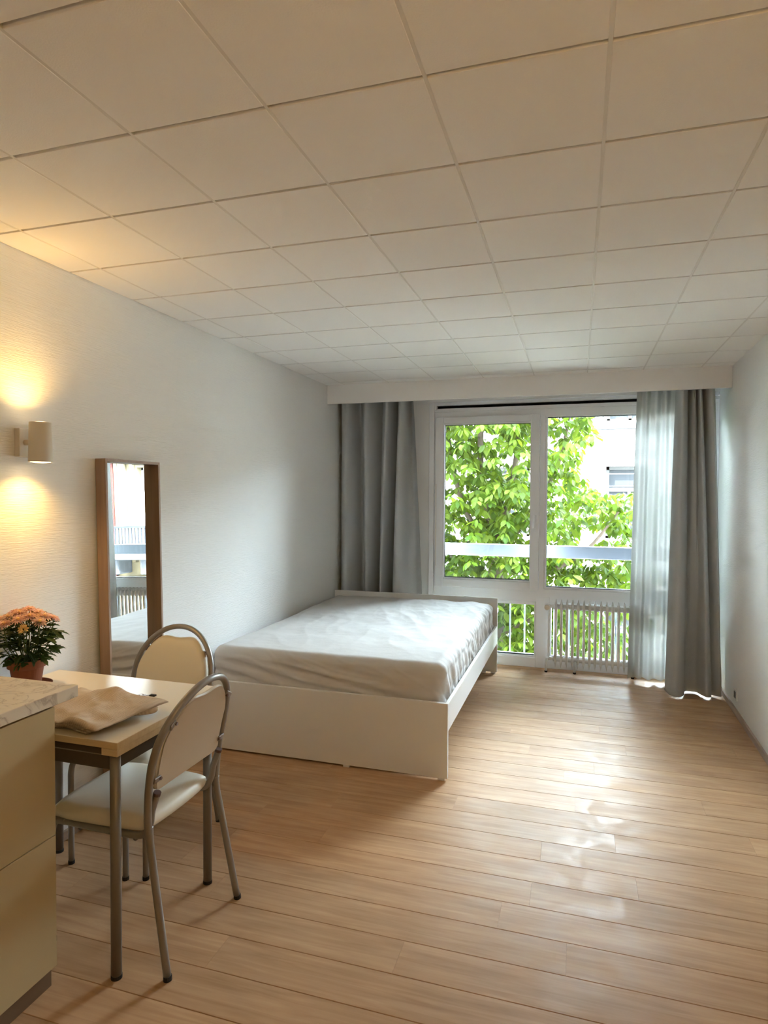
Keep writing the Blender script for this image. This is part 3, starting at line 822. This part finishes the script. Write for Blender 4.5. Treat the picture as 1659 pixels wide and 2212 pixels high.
# ================================================================== CHAIRS
def make_chair(loc, rz):
    c = empty('dining_chair', loc, (0, 0, rz))
    TR = .0122
    # hoop: side run and arch
    def hoop_pt(s, z):    # left/right run
        return .1555 + .55 * max(0, z - .45) ** 2
    left = [(-.190, .1555, .42), (-.195, .157, .50), (-.200, hoop_pt(0, .58), .58), (-.203, hoop_pt(0, .64), .64)]
    arch = []
    for k in range(0, 13):
        a = PI - PI * k / 12
        z = .665 + .213 * math.sin(a)
        arch.append((.203 * math.cos(a), hoop_pt(0, z), z))
    right = [(-p[0], p[1], p[2]) for p in reversed(left)]
    obj('back_frame', tube(bmesh.new(), catmull(left + arch + right, 4), TR, 12), M['chair_metal'], c, smooth=True)
    for s in (-1, 1):
        lg = obj('leg', tube(bmesh.new(), catmull([(s * .189, .157, .455), (s * .190, .160, .41), (s * .195, .180, .30), (s * .207, .2345, .006)], 6), TR, 12), M['chair_metal'], c, smooth=True)
        obj('foot_cap', tube(bmesh.new(), [(s * .2078, .2355, 0), (s * .207, .2345, .014)], .0132, 12), M['black_rubber'], lg)
        # tube with capped end beside the back, then rail under the seat
        rl = obj('seat_rail', tube(bmesh.new(), catmull([(s * .176, .176, .555), (s * .174, .156, .50), (s * .172, .148, .455), (s * .170, .125, .420), (s * .172, .08, .410), (s * .175, -.08, .412), (s * .177, -.185, .416)], 6), .0112, 12), M['chair_metal'], c, smooth=True)
        obj('end_cap', tube(bmesh.new(), [(s * .176, .1755, .553), (s * .1765, .1785, .563)], .0122, 10), M['screw'], rl)
        lg = obj('leg', tube(bmesh.new(), catmull([(s * .177, -.175, .4155), (s * .178, -.213, .412), (s * .178, -.232, .38), (s * .178, -.235, .30), (s * .178, -.235, .006)], 6), .0115, 12), M['chair_metal'], c, smooth=True)
        obj('foot_cap', tube(bmesh.new(), [(s * .178, -.235, 0), (s * .178, -.235, .014)], .0127, 12), M['black_rubber'], lg)
    obj('cross_bar', tube(bmesh.new(), [(-.176, -.12, .402), (.176, -.12, .402)], .009, 10), M['chair_metal'], c, smooth=True)
    obj('cross_bar', tube(bmesh.new(), [(-.172, .09, .400), (.172, .09, .400)], .009, 10), M['chair_metal'], c, smooth=True)
    # backrest panel inside the hoop: columns across, rows from the straight lower edge to the scooped top
    def top_z(x):
        z = .665 + .192 * math.sqrt(max(0, 1 - (x / .1825) ** 2))
        if abs(x) < .105: z -= .027 * (0.5 + 0.5 * math.cos(PI * x / .105))
        return z
    def bot_z(x):
        e = max(0, abs(x) - .150) / .032
        return .560 + .035 * (1 - math.sqrt(max(0, 1 - min(1, e) ** 2)))
    def panel(off, dome, inset):
        bm = bmesh.new()
        def fn(a, b):
            x = .182 * math.sin((a - .5) * PI) * inset
            z0_, z1_ = bot_z(x), top_z(x)
            zc = (z0_ + z1_) / 2; z = zc + (z1_ - z0_) * (b - .5) * inset
            ed = min(1, (1 - abs(2 * a - 1) ** 6) * (1 - abs(2 * b - 1) ** 6))
            return Vector((x, hoop_pt(0, z) + off - dome * math.sqrt(max(0, ed)), z))
        return bm, grid_mesh(bm, 36, 16, fn)
    bm, A = panel(-.004, .018, 1.0)
    fnb = [[bm.verts.new(v.co) for v in row] for row in A]
    for i, row in enumerate(fnb):
        for j, v in enumerate(row): v.co.y = hoop_pt(0, v.co.z) + .006
    for i in range(36):
        for j in range(16): bm.faces.new((fnb[i][j + 1], fnb[i + 1][j + 1], fnb[i + 1][j], fnb[i][j]))
    loop = [(i, 0) for i in range(36)] + [(36, j) for j in range(16)] + [(i, 16) for i in range(36, 0, -1)] + [(0, j) for j in range(16, 0, -1)]
    for k in range(len(loop)):
        (i, j), (p, q) = loop[k], loop[(k + 1) % len(loop)]
        bm.faces.new((A[i][j], A[p][q], fnb[p][q], fnb[i][j]))
    br = obj('backrest', bm, M['vinyl'], c, smooth=True)
    bm, B = panel(.010, .0, .965)
    obj('back_board', bm, M['vinyl_back'], br, smooth=True)
    for s in (-1, 1):
        for z in (.605, .775):
            xh = .196 if z < .7 else .176
            y = hoop_pt(0, z)
            tb_ = obj('bracket', mkbox(-.016, .016, -.003, .003, -.010, .010, bev=.002), M['chair_metal'], br, loc=(s * (xh - .014), y + .0135, z), rot=(-.3, s * (.5 if z > .7 else 0), 0))
            obj('screw', tube(bmesh.new(), [(s * (xh - .026), y + .012, z), (s * (xh - .026), y + .020, z)], .0055, 8), M['screw'], br)
    # seat cushion
    outl = []
    pts = [(-.150, .135), (-.178, .10), (-.190, -.10), (-.187, -.195), (-.160, -.236), (0, -.247), (.160, -.236), (.187, -.195), (.190, -.10), (.178, .10), (.150, .135), (0, .146)]
    cc = catmull([(p[0], p[1], 0) for p in pts], 5, closed=True)
    bm = bmesh.new(); n = len(cc)
    prof = [(.93, .422), (.985, .430), (1.0, .442), (.985, .456), (.93, .466), (.80, .472), (.55, .476), (.28, .478)]
    rings = []
    for sc, z in prof: rings.append([bm.verts.new((p.x * sc, -.06 + (p.y + .06) * sc, z)) for p in cc])
    for A, B in zip(rings[:-1], rings[1:]):
        for k in range(n): bm.faces.new((A[k], A[(k + 1) % n], B[(k + 1) % n], B[k]))
    bm.faces.new(rings[0][::-1]); bm.faces.new(rings[-1])
    obj('seat', bm, M['vinyl'], c, smooth=True)
    return c
def copy_tree(o, parent=None):
    c = o.copy(); COL.objects.link(c)
    if parent is not None: c.parent = parent
    for ch in o.children: copy_tree(ch, c)
    return c
chA = make_chair((-1.425, 1.833, 0), -PI / 2)
tag(chA, 'cream padded metal chair pushed under the table, its back panel seen from behind', 'chair', 'metal dining chairs')
chB = copy_tree(chA)
chB.location = (-1.764, 2.270, 0); chB.rotation_euler = (0, 0, 0)
tag(chB, 'cream padded metal chair on the far side of the table before the mirror', 'chair', 'metal dining chairs')

# ================================================================== KITCHEN CABINET + COUNTER
ca = empty('kitchen_cabinet', (-1.80, 1.2, 0)); tag(ca, 'cream kitchen base cabinet with two handleless drawer fronts beside the table', 'cabinet')
def cpart(name, m, x0, x1, y0, y1, z0, z1, bev=.001, par=None):
    return obj(name, mkbox(x0 + 1.80, x1 + 1.80, y0 - 1.2, y1 - 1.2, z0, z1, bev=bev), m, par or ca)
cpart('body', M['cabinet'], XL + .015, -1.512, .90, 1.486, .07, .862)
cpart('end_panel', M['cabinet'], XL + .015, -1.500, 1.486, 1.504, .068, .862)
cpart('drawer_front', M['cabinet'], -1.511, -1.491, .905, 1.503, .068, .4665, bev=.0015)
cpart('drawer_front', M['cabinet'], -1.511, -1.491, .905, 1.503, .4695, .855, bev=.0015)
cpart('plinth', M['plinth'], XL + .10, -1.512, .90, 1.502, 0, .0675)
ct = obj('worktop', mkbox(XL + .012, -1.480, .30, 1.584, .864, .900, bev=.0015), M['marble']); tag(ct, 'pale marble-pattern kitchen worktop at the left edge', 'worktop')
c2 = empty('kitchen_cabinet', (-1.80, .6, 0)); tag(c2, 'cream kitchen base cabinet nearest the photographer under the worktop', 'cabinet')
obj('body', mkbox(-.295, .288, -.298, .298, .07, .862), M['cabinet'], c2)
obj('drawer_front', mkbox(.289, .309, -.297, .297, .068, .4665, bev=.0015), M['cabinet'], c2)
obj('drawer_front', mkbox(.289, .309, -.297, .297, .4695, .855, bev=.0015), M['cabinet'], c2)
obj('plinth', mkbox(-.2, .25, -.298, .298, 0, .07), M['plinth'], c2)

# ================================================================== POTTED CHRYSANTHEMUM
pl = empty('potted_chrysanthemum', (-2.004, 1.888, TZ)); tag(pl, 'potted chrysanthemum with salmon and yellow blooms on the table', 'plant')
bm = bmesh.new()
lathe(bm, [(.046, .006), (.058, .085), (.0665, .088), (.069, .118), (.064, .118), (.060, .095), (.05, .09)], 36)
obj('pot', bm, M['terracotta'], pl, smooth=False)
obj('soil', lathe(bmesh.new(), [(.001, .104), (.04, .105), (.062, .100)], 24, cap=False), M['soil'], pl)
obj('saucer', lathe(bmesh.new(), [(.05, .0), (.078, .004), (.088, .020), (.085, .020), (.074, .008), (.03, .007)], 36), M['terracotta'], pl)
def leaf_mesh(kind):
    # lobed chrysanthemum leaf lying along +x
    half = [(0, .002), (.012, .004), (.02, .010), (.026, .016), (.029, .010), (.036, .016), (.044, .020), (.046, .011), (.054, .012), (.058, .007), (.066, 0)]
    if kind == 1: half = [(p[0] * 1.2, p[1] * .7) for p in half]
    bm = bmesh.new()
    L_ = [bm.verts.new((p[0], p[1], -.25 * p[0] * p[0] / .066 + .3 * p[1])) for p in half]
    Rr = [bm.verts.new((p[0], -p[1], -.25 * p[0] * p[0] / .066 + .3 * p[1])) for p in half[:-1]]
    C = [bm.verts.new((p[0], 0, -.25 * p[0] * p[0] / .066)) for p in half[:-1]]
    n = len(half)
    for i in range(n - 2):
        bm.faces.new((C[i], C[i + 1], L_[i + 1], L_[i])); bm.faces.new((C[i + 1], C[i], Rr[i], Rr[i + 1]))
    bm.faces.new((C[n - 2], L_[n - 1], L_[n - 2])); bm.faces.new((C[n - 2], Rr[n - 2], L_[n - 1]))
    me = bpy.data.meshes.new('leaf'); bm.to_mesh(me); bm.free(); me.materials.append(M['plant_leaf'])
    return me
LM = [leaf_mesh(0), leaf_mesh(1)]
def petal_ring(bm, n, r0, r1, w, lift, z, jit):
    for k in range(n):
        a = 2 * PI * k / n + rnd.uniform(-jit, jit)
        l = lift + rnd.uniform(-.2, .2)
        d = Vector((math.cos(a), math.sin(a), 0)); t = Vector((-d.y, d.x, 0))
        L_ = (r1 - r0) * rnd.uniform(.88, 1.1)
        p0 = d * r0 + Vector((0, 0, z))
        p1 = p0 + d * L_ * .55 * math.cos(l) + Vector((0, 0, L_ * .55 * math.sin(l)))
        l2 = l - .55
        p2 = p1 + d * L_ * .45 * math.cos(l2) + Vector((0, 0, L_ * .45 * math.sin(l2)))
        a_ = [bm.verts.new(p0 + t * w * .4), bm.verts.new(p0 - t * w * .4)]
        b_ = [bm.verts.new(p1 + t * w + Vector((0, 0, .001))), bm.verts.new(p1 - Vector((0, 0, .0015))), bm.verts.new(p1 - t * w + Vector((0, 0, .001)))]
        e_ = bm.verts.new(p2)
        bm.faces.new((a_[0], b_[0], b_[1])); bm.faces.new((a_[0], b_[1], a_[1])); bm.faces.new((a_[1], b_[1], b_[2]))
        bm.faces.new((b_[0], e_, b_[1])); bm.faces.new((b_[1], e_, b_[2]))
FM = []
for v in range(3):
    bm = bmesh.new()
    petal_ring(bm, 20, .005, .033, .0038, .05, 0, .1)
    petal_ring(bm, 18, .004, .027, .0034, .45, .002, .1)
    petal_ring(bm, 12, .003, .020, .003, .85, .004, .15)
    me = bpy.data.meshes.new('flower'); bm.to_mesh(me); bm.free(); me.materials.append(M['petal']); FM.append(me)
bm = bmesh.new(); petal_ring(bm, 16, .004, .024, .0042, .75, 0, .1); petal_ring(bm, 10, .003, .016, .003, 1.05, .003, .1)
FY_ = bpy.data.meshes.new('flower'); bm.to_mesh(bm and FY_); bm.free(); FY_.materials.append(M['petal_yellow'])
bm = lathe(bmesh.new(), [(.0005, .012), (.006, .011), (.009, .006), (.007, .0)], 10, cap=False)
FC = bpy.data.meshes.new('flower_centre'); bm.to_mesh(FC); bm.free(); FC.materials.append(M['petal_yellow'])
heads = []
for k in range(17):
    a = k * 2.39996; rr = .0225 * math.sqrt(k + .4)
    x, y = rr * math.cos(a), rr * math.sin(a)
    z = .300 - 1.9 * rr * rr * 2.6 + rnd.uniform(-.006, .006)
    heads.append((x, y, z))
for k, (x, y, z) in enumerate(heads):
    tiltv = Vector((x * 5.5, y * 5.5, 1)).normalized()
    q = tiltv.to_track_quat('Z', 'Y').to_euler()
    fo = obj('flower', FM[k % 3], None, pl, loc=(x, y, z), rot=q)
    fo.scale = (1.0 + rnd.uniform(-.1, .15),) * 3
    c_ = obj('flower_centre', FC, None, fo, loc=(0, 0, .002)); c_.scale = (.8, .8, .8)
    base = Vector((x * .25, y * .25, .10))
    obj('stem', tube(bmesh.new(), catmull([base, base.lerp(Vector((x, y, z)), .5) + Vector((x * .25, y * .25, 0)), (x, y, z)], 3), .0018, 5), M['stem'], pl)
for (x, y, z, tl) in ((.055, -.065, .245, (.5, -.9, .6)), (-.075, -.075, .235, (-.6, -.9, .6))):
    fo = obj('flower', FY_, None, pl, loc=(x, y, z), rot=Vector(tl).normalized().to_track_quat('Z', 'Y').to_euler())
    obj('stem', tube(bmesh.new(), catmull([(x * .3, y * .3, .10), (x * .8, y * .8, .18), (x, y, z)], 3), .0018, 5), M['stem'], pl)
for k in range(250):
    a = rnd.uniform(0, 2 * PI); h = rnd.uniform(.0, 1) ** .8
    rr = rnd.uniform(.012, .060 + .022 * math.sin(PI * h)); z = .108 + .155 * h
    x, y = rr * math.cos(a), rr * math.sin(a)
    lf = obj('leaf', LM[k % 2], None, pl, loc=(x, y, z), rot=(rnd.uniform(-.6, .6), rnd.uniform(-.75, .35), a + rnd.uniform(-.7, .7)))
    s = rnd.uniform(.6, .95); lf.scale = (s, s, s)
for (x, y, z, rz, ry) in ((.075, .0, .20, .1, -.35), (.08, .01, .165, .2, -.25), (.078, -.02, .135, -.1, -.2), (.085, .02, .225, .3, -.1)):
    for q in range(2):
        lf = obj('leaf', LM[1], None, pl, loc=(x, y, z + q * .008), rot=(.3 * q, ry + .3 * q, rz - .35 * q)); lf.scale = (1.0, .9, 1)
    obj('stem', tube(bmesh.new(), catmull([(x * .3, y * .3, .12), (x * .7, y * .7, z - .02), (x + .02, y, z + .01)], 3), .0015, 5), M['stem'], pl)

# ================================================================== TOWEL, KEYS, CORD
tw = empty('folded_towel', (-1.562, 1.742, TZ), (0, 0, -.11)); tag(tw, 'folded beige waffle towel lying on the table', 'towel')
def towel_layer(x0, x1, y0, y1, z0, th, seed, lift=1.0, curl=0.0):
    bm = bmesh.new()
    nx, ny = 60, 46
    def surf(s, t, up):
        x = x0 + s * (x1 - x0); y = y0 + t * (y1 - y0)
        x += .016 * noise.noise(Vector((t * 2.2, seed, .3))) * (1 if s > .5 else -1) * abs(s - .5) * 2
        y += .020 * noise.noise(Vector((s * 2.6, seed * 2.1, .9))) * (1 if t > .5 else -1) * abs(t - .5) * 2
        e = min(s, 1 - s, t, 1 - t)
        edge = min(1.0, e / .05); edge = math.sqrt(max(0, 1 - (1 - edge) ** 2))
        # shared soft waves: a ridge running diagonally, hollows beside it, small rumples
        wav = .014 * max(0, noise.noise(Vector((x * 6.0 + 1.3, y * 5.0, 2.0))) + .25)
        wav += .020 * math.exp(-(((s - .30) - .35 * (t - .5)) / .11) ** 2) * (.35 + .65 * t)
        wav += .012 * math.exp(-((s - .72 + .2 * t) / .09) ** 2) * (1 - t * .5)
        wav += .006 * noise.noise(Vector((x * 20, y * 24, seed))) + .005 * (1 - abs(noise.noise(Vector((x * 9 + y * 5, y * 12, 3.0)))) * 2)
        front = .012 * math.sin(s * 9.0 + .8) * math.exp(-(t / .16) ** 2)
        zz = z0 + (wav + max(-.004, front)) * lift * min(1, e / .07 + .30)
        zz += curl * math.exp(-((s - .95) / .05) ** 2) * math.exp(-((t - .70) / .20) ** 2)
        return Vector((x, y, max(.0005, zz + (th * .5 + th * .5 * edge if up else th * .5 - th * .5 * edge))))
    grid_mesh(bm, nx, ny, lambda s, t: surf(s, t, True))
    grid_mesh(bm, nx, ny, lambda s, t: surf(s, t, False))
    bmesh.ops.remove_doubles(bm, verts=bm.verts[:], dist=.0004)
    return bm
obj('fold_layer', towel_layer(-.19, .140, -.150, .100, .0010, .009, 3.1, .35), M['towel'], tw, smooth=True)
obj('fold_layer', towel_layer(-.20, .165, -.160, .098, .0125, .009, 5.7, .75), M['towel'], tw, smooth=True)
obj('fold_layer', towel_layer(-.19, .205, -.165, .112, .0245, .010, 8.2, .85, curl=.012), M['towel'], tw, smooth=True)
obj('rolled_corner', tube(bmesh.new(), catmull([(.150, .010, .020), (.192, .045, .026), (.207, .075, .024)], 6), [.008, .010, .0115, .013, .014, .0145, .0145, .0145, .0145, .014, .013, .011, .007], 12), M['towel'], tw, smooth=True)

ky = empty('bunch_of_keys', (-1.535, 1.952, TZ)); tag(ky, 'small bunch of dark keys lying on the table behind the towel', 'keys')
def key_mesh():
    bm = bmesh.new()
    lathe(bm, [(.0035, .0), (.010, .0), (.010, .0022), (.0035, .0022), (.0035, 0)], 16, 0, 0, cap=False)
    box(bm, .009, .034, -.003, .003, .0, .0022)
    box(bm, .022, .025, -.006, -.003, .0, .0022); box(bm, .028, .031, -.0055, -.003, .0, .0022)
    return bm
kA = obj('key', key_mesh(), M['metal_key'], ky, loc=(.006, .002, .001), rot=(0, -.05, .35))
kB = obj('key', kA.data, None, ky, loc=(-.004, -.008, .0035), rot=(0, .03, 3.6))
obj('key_ring', tube(bmesh.new(), [(.012 * math.cos(a) - .004, .012 * math.sin(a) - .002, .0035) for a in [2 * PI * k / 20 for k in range(20)]], .0011, 6, closed=True), M['metal_key'], ky, smooth=True)
obj('fob', mkbox(.028, .052, .004, .018, .0, .006, bev=.002, seg=2), M['black_rubber'], ky)
cd = obj('cord', tube(bmesh.new(), catmull([(-1.74, 1.90, TZ + .003), (-1.70, 1.965, TZ + .003), (-1.665, 1.975, TZ + .003), (-1.650, 1.955, TZ + .003), (-1.655, 1.92, TZ + .003), (-1.665, 1.885, TZ + .0035)], 8), .0026, 8), M['cord'], smooth=True)
tag(cd, 'thin loop of grey cord beside the towel on the table', 'cord')

# wall socket on the right wall
so = empty('wall_socket', (xr_at(4.82), 4.82, .137), (0, 0, -.02)); tag(so, 'small white socket low on the right wall', 'socket')
obj('plate', mkbox(-.012, 0, -.038, .038, -.036, .036, bev=.003, seg=2), M['socket'], so)
obj('insert', mkbox(-.016, -.011, -.022, .022, -.022, .022, bev=.002), M['win_frame'], so)

# ================================================================== OUTSIDE
GZ = -4.6
st = obj('ground_street', mkbox(-40, 40, 5.83, 60, GZ - .3, GZ), M['street']); tag(st, 'pale paved street below the window', 'street', kind='structure')

# --- buildings across the street
FYB = 18.0
def building(name, label, wallm, x0, x1, ztop, wins, courses, frame_m, extra=None, band=None):
    b = empty(name, ((x0 + x1) / 2, FYB, GZ)); ox, oy, oz = b.location
    tag(b, label, 'building')
    def part(nm, m, a, c, y0, y1, z0, z1, par=None, bev=0):
        return obj(nm, mkbox(a - ox, c - ox, y0 - oy, y1 - oy, z0 - oz, z1 - oz, bev=bev), m, par or b)
    # wall with real openings: strips between window columns and rows
    bm = bmesh.new()
    cols = sorted({(w[0], w[1]) for w in wins})
    xs = [x0]
    for c in cols: xs += [c[0], c[1]]
    xs.append(x1)
    for i in range(0, len(xs) - 1, 2):
        box(bm, xs[i] - ox, xs[i + 1] - ox, 0, .5, GZ - oz, ztop - oz)
    for c in cols:
        rows = sorted([(w[2], w[3]) for w in wins if (w[0], w[1]) == c])
        zs = [GZ]
        for r_ in rows: zs += [r_[0], r_[1]]
        zs.append(ztop)
        for i in range(0, len(zs) - 1, 2):
            box(bm, c[0] - ox, c[1] - ox, 0, .5, zs[i] - oz, zs[i + 1] - oz)
    obj('wall', bm, wallm, b)
    part('back_block', wallm, x0, x1, FYB + .5, FYB + 6, GZ, ztop)
    for (a, c, z0, z1) in wins:
        w = .09
        m_ = (z0 + z1) / 2 + (z1 - z0) * .18; xm = (a + c) / 2
        fo = obj('window', boxes([(a - ox, a + w - ox, .22, .30, z0 - oz, z1 - oz), (c - w - ox, c - ox, .22, .30, z0 - oz, z1 - oz), (a - ox, c - ox, .22, .30, z1 - w - oz, z1 - oz), (a - ox, c - ox, .22, .30, z0 - oz, z0 + w - oz),
                                    (a - ox, c - ox, .21, .29, m_ - .05 - oz, m_ + .05 - oz), (xm - .04 - ox, xm + .04 - ox, .22, .29, z0 - oz, m_ - oz)]), frame_m, b)
        obj('pane', mkbox(a - ox, c - ox, .26, .27, z0 - oz, z1 - oz), M['far_glass'], fo)
        part('sill', wallm, a - .12, c + .12, FYB - .14, FYB + .02, z0 - .12, z0, bev=.01)
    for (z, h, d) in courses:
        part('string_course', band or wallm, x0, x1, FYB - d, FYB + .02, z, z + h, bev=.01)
    if extra: extra(b, part)
    return b
wcols = [(-8.2, -7.0), (-5.6, -4.4), (-2.5, -1.3), (0.70, 1.90), (3.4, 4.6), (6.4, 7.6)]
wins = []
for (a, c) in wcols:
    for (z0, z1) in ((-3.4, -1.6), (0.35, 2.30), (3.50, 4.45)):
        wins.append((a, c, z0, z1))
crs = [(3.28, .10, .16), (3.14, .06, .08), (2.86, .03, .03), (2.62, .08, .10), (-.55, .16, .18), (4.5, .25, .35)]
crs += [(-1.2 - .42 * k, .035, .03) for k in range(7)]
crs += [(.10 + .33 * k, .03, .03) for k in range(7)]
building('apartment_building', 'white rendered apartment building with banded facade behind the tree', M['facade'], -10.5, 8.85, 4.7, wins, crs, M['win_frame'], band=M['course_shade'])
def cream_extra(b, part):
    for (a, c) in ((10.50, 10.77), (10.15, 10.28), (10.80, 10.92), (12.6, 12.95)):
        part('pilaster', M['facade_cream'], a, c, FYB - .14, FYB + .02, -.3, 4.4, bev=.01)
    part('brick_pier', M['brick'], 10.98, 11.75, FYB - .10, FYB + .02, GZ, 4.4)
    # balcony
    bl = part('balcony_slab', M['facade_grey'], 8.95, 10.9, FYB - .95, FYB, -.15, .10, bev=.02)
    for k in range(15):
        x = 9.0 + k * .127
        part('baluster', M['iron'], x, x + .035, FYB - .93, FYB - .895, .10, .90)
    part('balcony_rail', M['iron'], 8.95, 10.9, FYB - .95, FYB - .88, .88, .95)
    for x in (9.25, 10.4):
        part('console', M['facade_grey'], x, x + .3, FYB - .7, FYB, -.65, -.15, bev=.03)
    part('brick_base', M['brick'], 10.95, 13.4, FYB - .05, FYB + .02, GZ, -.9)
building('town_house', 'cream town house with pilasters, iron balcony and red brick pier', M['facade_cream'], 8.9, 16.0, 4.7,
         [(9.15, 10.07, .15, 2.9), (9.15, 10.07, -3.6, -1.4), (13.4, 14.4, .15, 2.9)],
         [(3.1, .22, .22), (3.5, .10, .12), (-.95, .18, .2), (4.4, .4, .5)], M['win_frame_white'], cream_extra)

# --- tree
TX, TY = -1.22, 9.6
tr = empty('street_tree', (TX, TY, GZ)); tag(tr, 'leafy green street tree filling the window view', 'tree')
def L2(p): return (p[0] - TX, p[1] - TY, p[2] - GZ)
def limb(name, pts, rad):
    cp = catmull([L2(p) for p in pts], 5)
    n = len(cp)
    R = [rad[0] + (rad[1] - rad[0]) * i / (n - 1) for i in range(n)]
    return obj(name, tube(bmesh.new(), cp, R, 9), M['bark'], tr, smooth=True)
limb('trunk', [(-1.10, 9.6, GZ), (-1.12, 9.6, -2.0), (-1.17, 9.62, -.2), (-1.20, 9.6, .85)], (.20, .095))
limb('branch', [(-1.20, 9.6, .8), (-1.32, 9.5, 1.4), (-1.42, 9.5, 2.2), (-1.35, 9.6, 3.4)], (.075, .03))
limb('branch', [(-1.20, 9.6, .75), (-1.02, 9.6, 1.3), (-.90, 9.7, 2.1), (-.80, 9.8, 3.4)], (.07, .03))
limb('branch', [(-1.15, 9.6, .6), (-.70, 9.5, 1.2), (-.30, 9.4, 1.9), (-.10, 9.4, 2.8)], (.05, .02))
limb('branch', [(-1.20, 9.6, .7), (-1.60, 9.5, 1.2), (-1.85, 9.4, 2.1), (-1.95, 9.5, 3.2)], (.05, .02))
limb('branch', [(-1.15, 9.6, -.1), (-.50, 9.2, .35), (.10, 9.0, .75), (.55, 8.9, 1.35)], (.05, .014))
limb('branch', [(-1.12, 9.6, -.6), (-.40, 9.2, -.15), (.35, 9.0, .1), (.95, 9.0, .35)], (.045, .014))
limb('branch', [(-1.15, 9.6, .1), (-1.7, 9.4, .5), (-2.3, 9.3, 1.0)], (.04, .014))
limb('branch', [(-1.15, 9.6, -.9), (-1.6, 9.3, -.5), (-2.2, 9.2, -.2)], (.04, .014))
limb('branch', [(-1.15, 9.6, -1.2), (-.8, 9.1, -.9), (-.5, 8.8, -.7)], (.03, .012))
# one leaf: pointed oval, folded along the midrib, drooping tip; lies along +x
def tree_leaf_coords():
    prof = [(0, .0), (.25, .20), (.5, .26), (.75, .19), (1.0, 0)]
    V = []; F = []
    for (t, w) in prof: V.append((t, 0, -.28 * t * t))
    for (t, w) in prof[1:-1]: V.append((t, w, -.28 * t * t + .10 * w))
    for (t, w) in prof[1:-1]: V.append((t, -w, -.28 * t * t + .10 * w))
    F = [(0, 1, 5), (0, 8, 1), (1, 2, 6, 5), (1, 8, 9, 2), (2, 3, 7, 6), (2, 9, 10, 3), (3, 4, 7), (3, 10, 4)]
    return V, F
TV, TF = tree_leaf_coords()
tl_me = []
for mk in ('leaf', 'leaf2'):
    me = bpy.data.meshes.new('tree_leaf'); me.from_pydata(TV, [], TF); me.materials.append(M[mk]); tl_me.append(me)
tr_rnd = random.Random(21)
def in_hole(x, z):
    # open gaps in the crown where the facade shows through
    for (cx, cz, rx_, rz_) in ((.29, 1.95, .30, .36), (.52, 2.45, .34, .40), (-.62, 1.75, .13, .22), (-.45, 2.30, .12, .12), (-1.35, 2.42, .17, .08), (-1.72, 1.92, .09, .12), (.15, .93, .20, .12), (-.25, 1.45, .08, .08), (-1.75, .95, .12, .10), (-.75, .95, .10, .10), (-.95, 2.05, .16, .10)):
        if ((x - cx) / rx_) ** 2 + ((z - cz) / rz_) ** 2 < 1: return True
    return False
leaves = []
def cluster(cx, cy, cz, n, big):
    a0 = tr_rnd.uniform(0, 2 * PI)
    for k in range(n):
        a = a0 + 2 * PI * k / n + tr_rnd.uniform(-.35, .35)
        s = tr_rnd.uniform(.095, .155) * big
        loc = Vector((cx + .03 * math.cos(a), cy + .03 * math.sin(a), cz + tr_rnd.uniform(-.03, .03)))
        rot = Matrix.Rotation(a, 4, 'Z') @ Matrix.Rotation(tr_rnd.uniform(.15, .95), 4, 'Y') @ Matrix.Rotation(tr_rnd.uniform(-.5, .5), 4, 'X')
        leaves.append((loc, rot, s))
cnt = 0
while cnt < 4300:
    x = tr_rnd.uniform(-3.1, 1.25); z = tr_rnd.uniform(-2.2, 4.4); y = tr_rnd.uniform(8.3, 10.9)
    d = ((x + 1.0) / 2.3) ** 2 + ((z - 1.1) / 3.3) ** 2 + ((y - 9.6) / 1.35) ** 2
    if d > 1: continue
    # work at the tree's own mid depth
    k_ = 9.5 / y
    if in_hole(x * k_, 1.49 + (z - 1.49) * k_): continue
    if x > .55 and z > 1.55: continue
    if noise.noise(Vector((x * 1.5, y * 1.1, z * 1.5))) < (-.34 if x < -.2 else -.2): continue
    cluster(x, y, z, tr_rnd.randint(5, 8), 1.0)
    cnt += 1
# the 300 leaves that show largest (nearest, inside the window's view) are single parts
def seen(p):
    t = 5.65 / p.y
    return -1.2 < p.x * t < .45 and .1 < 1.49 + (p.z - 1.49) * t < 2.15
order = sorted(range(len(leaves)), key=lambda i: (0 if seen(leaves[i][0]) else 1, leaves[i][0].y))
single = set(order[:300])
base_off = Vector((TX, TY, GZ))
bulk = {0: ([], []), 1: ([], [])}
for i, (loc, rot, s) in enumerate(leaves):
    mk = 0 if tr_rnd.random() < .55 else 1
    if i in single:
        o = obj('leaf', tl_me[mk], None, tr)
        o.matrix_local = Matrix.Translation(loc - base_off) @ rot @ Matrix.Scale(s, 4)
    else:
        V, Fc = bulk[mk]
        n0 = len(V)
        mtx = Matrix.Translation(loc - base_off) @ rot @ Matrix.Scale(s, 4)
        for v in TV: V.append(tuple(mtx @ Vector(v)))
        for fc in TF: Fc.append(tuple(n0 + j for j in fc))
for mk in (0, 1):
    me = bpy.data.meshes.new('foliage'); me.from_pydata(bulk[mk][0], [], bulk[mk][1]); me.materials.append(M[('leaf', 'leaf2')[mk]])
    o = obj('foliage', me, None, tr); o['kind'] = 'stuff'
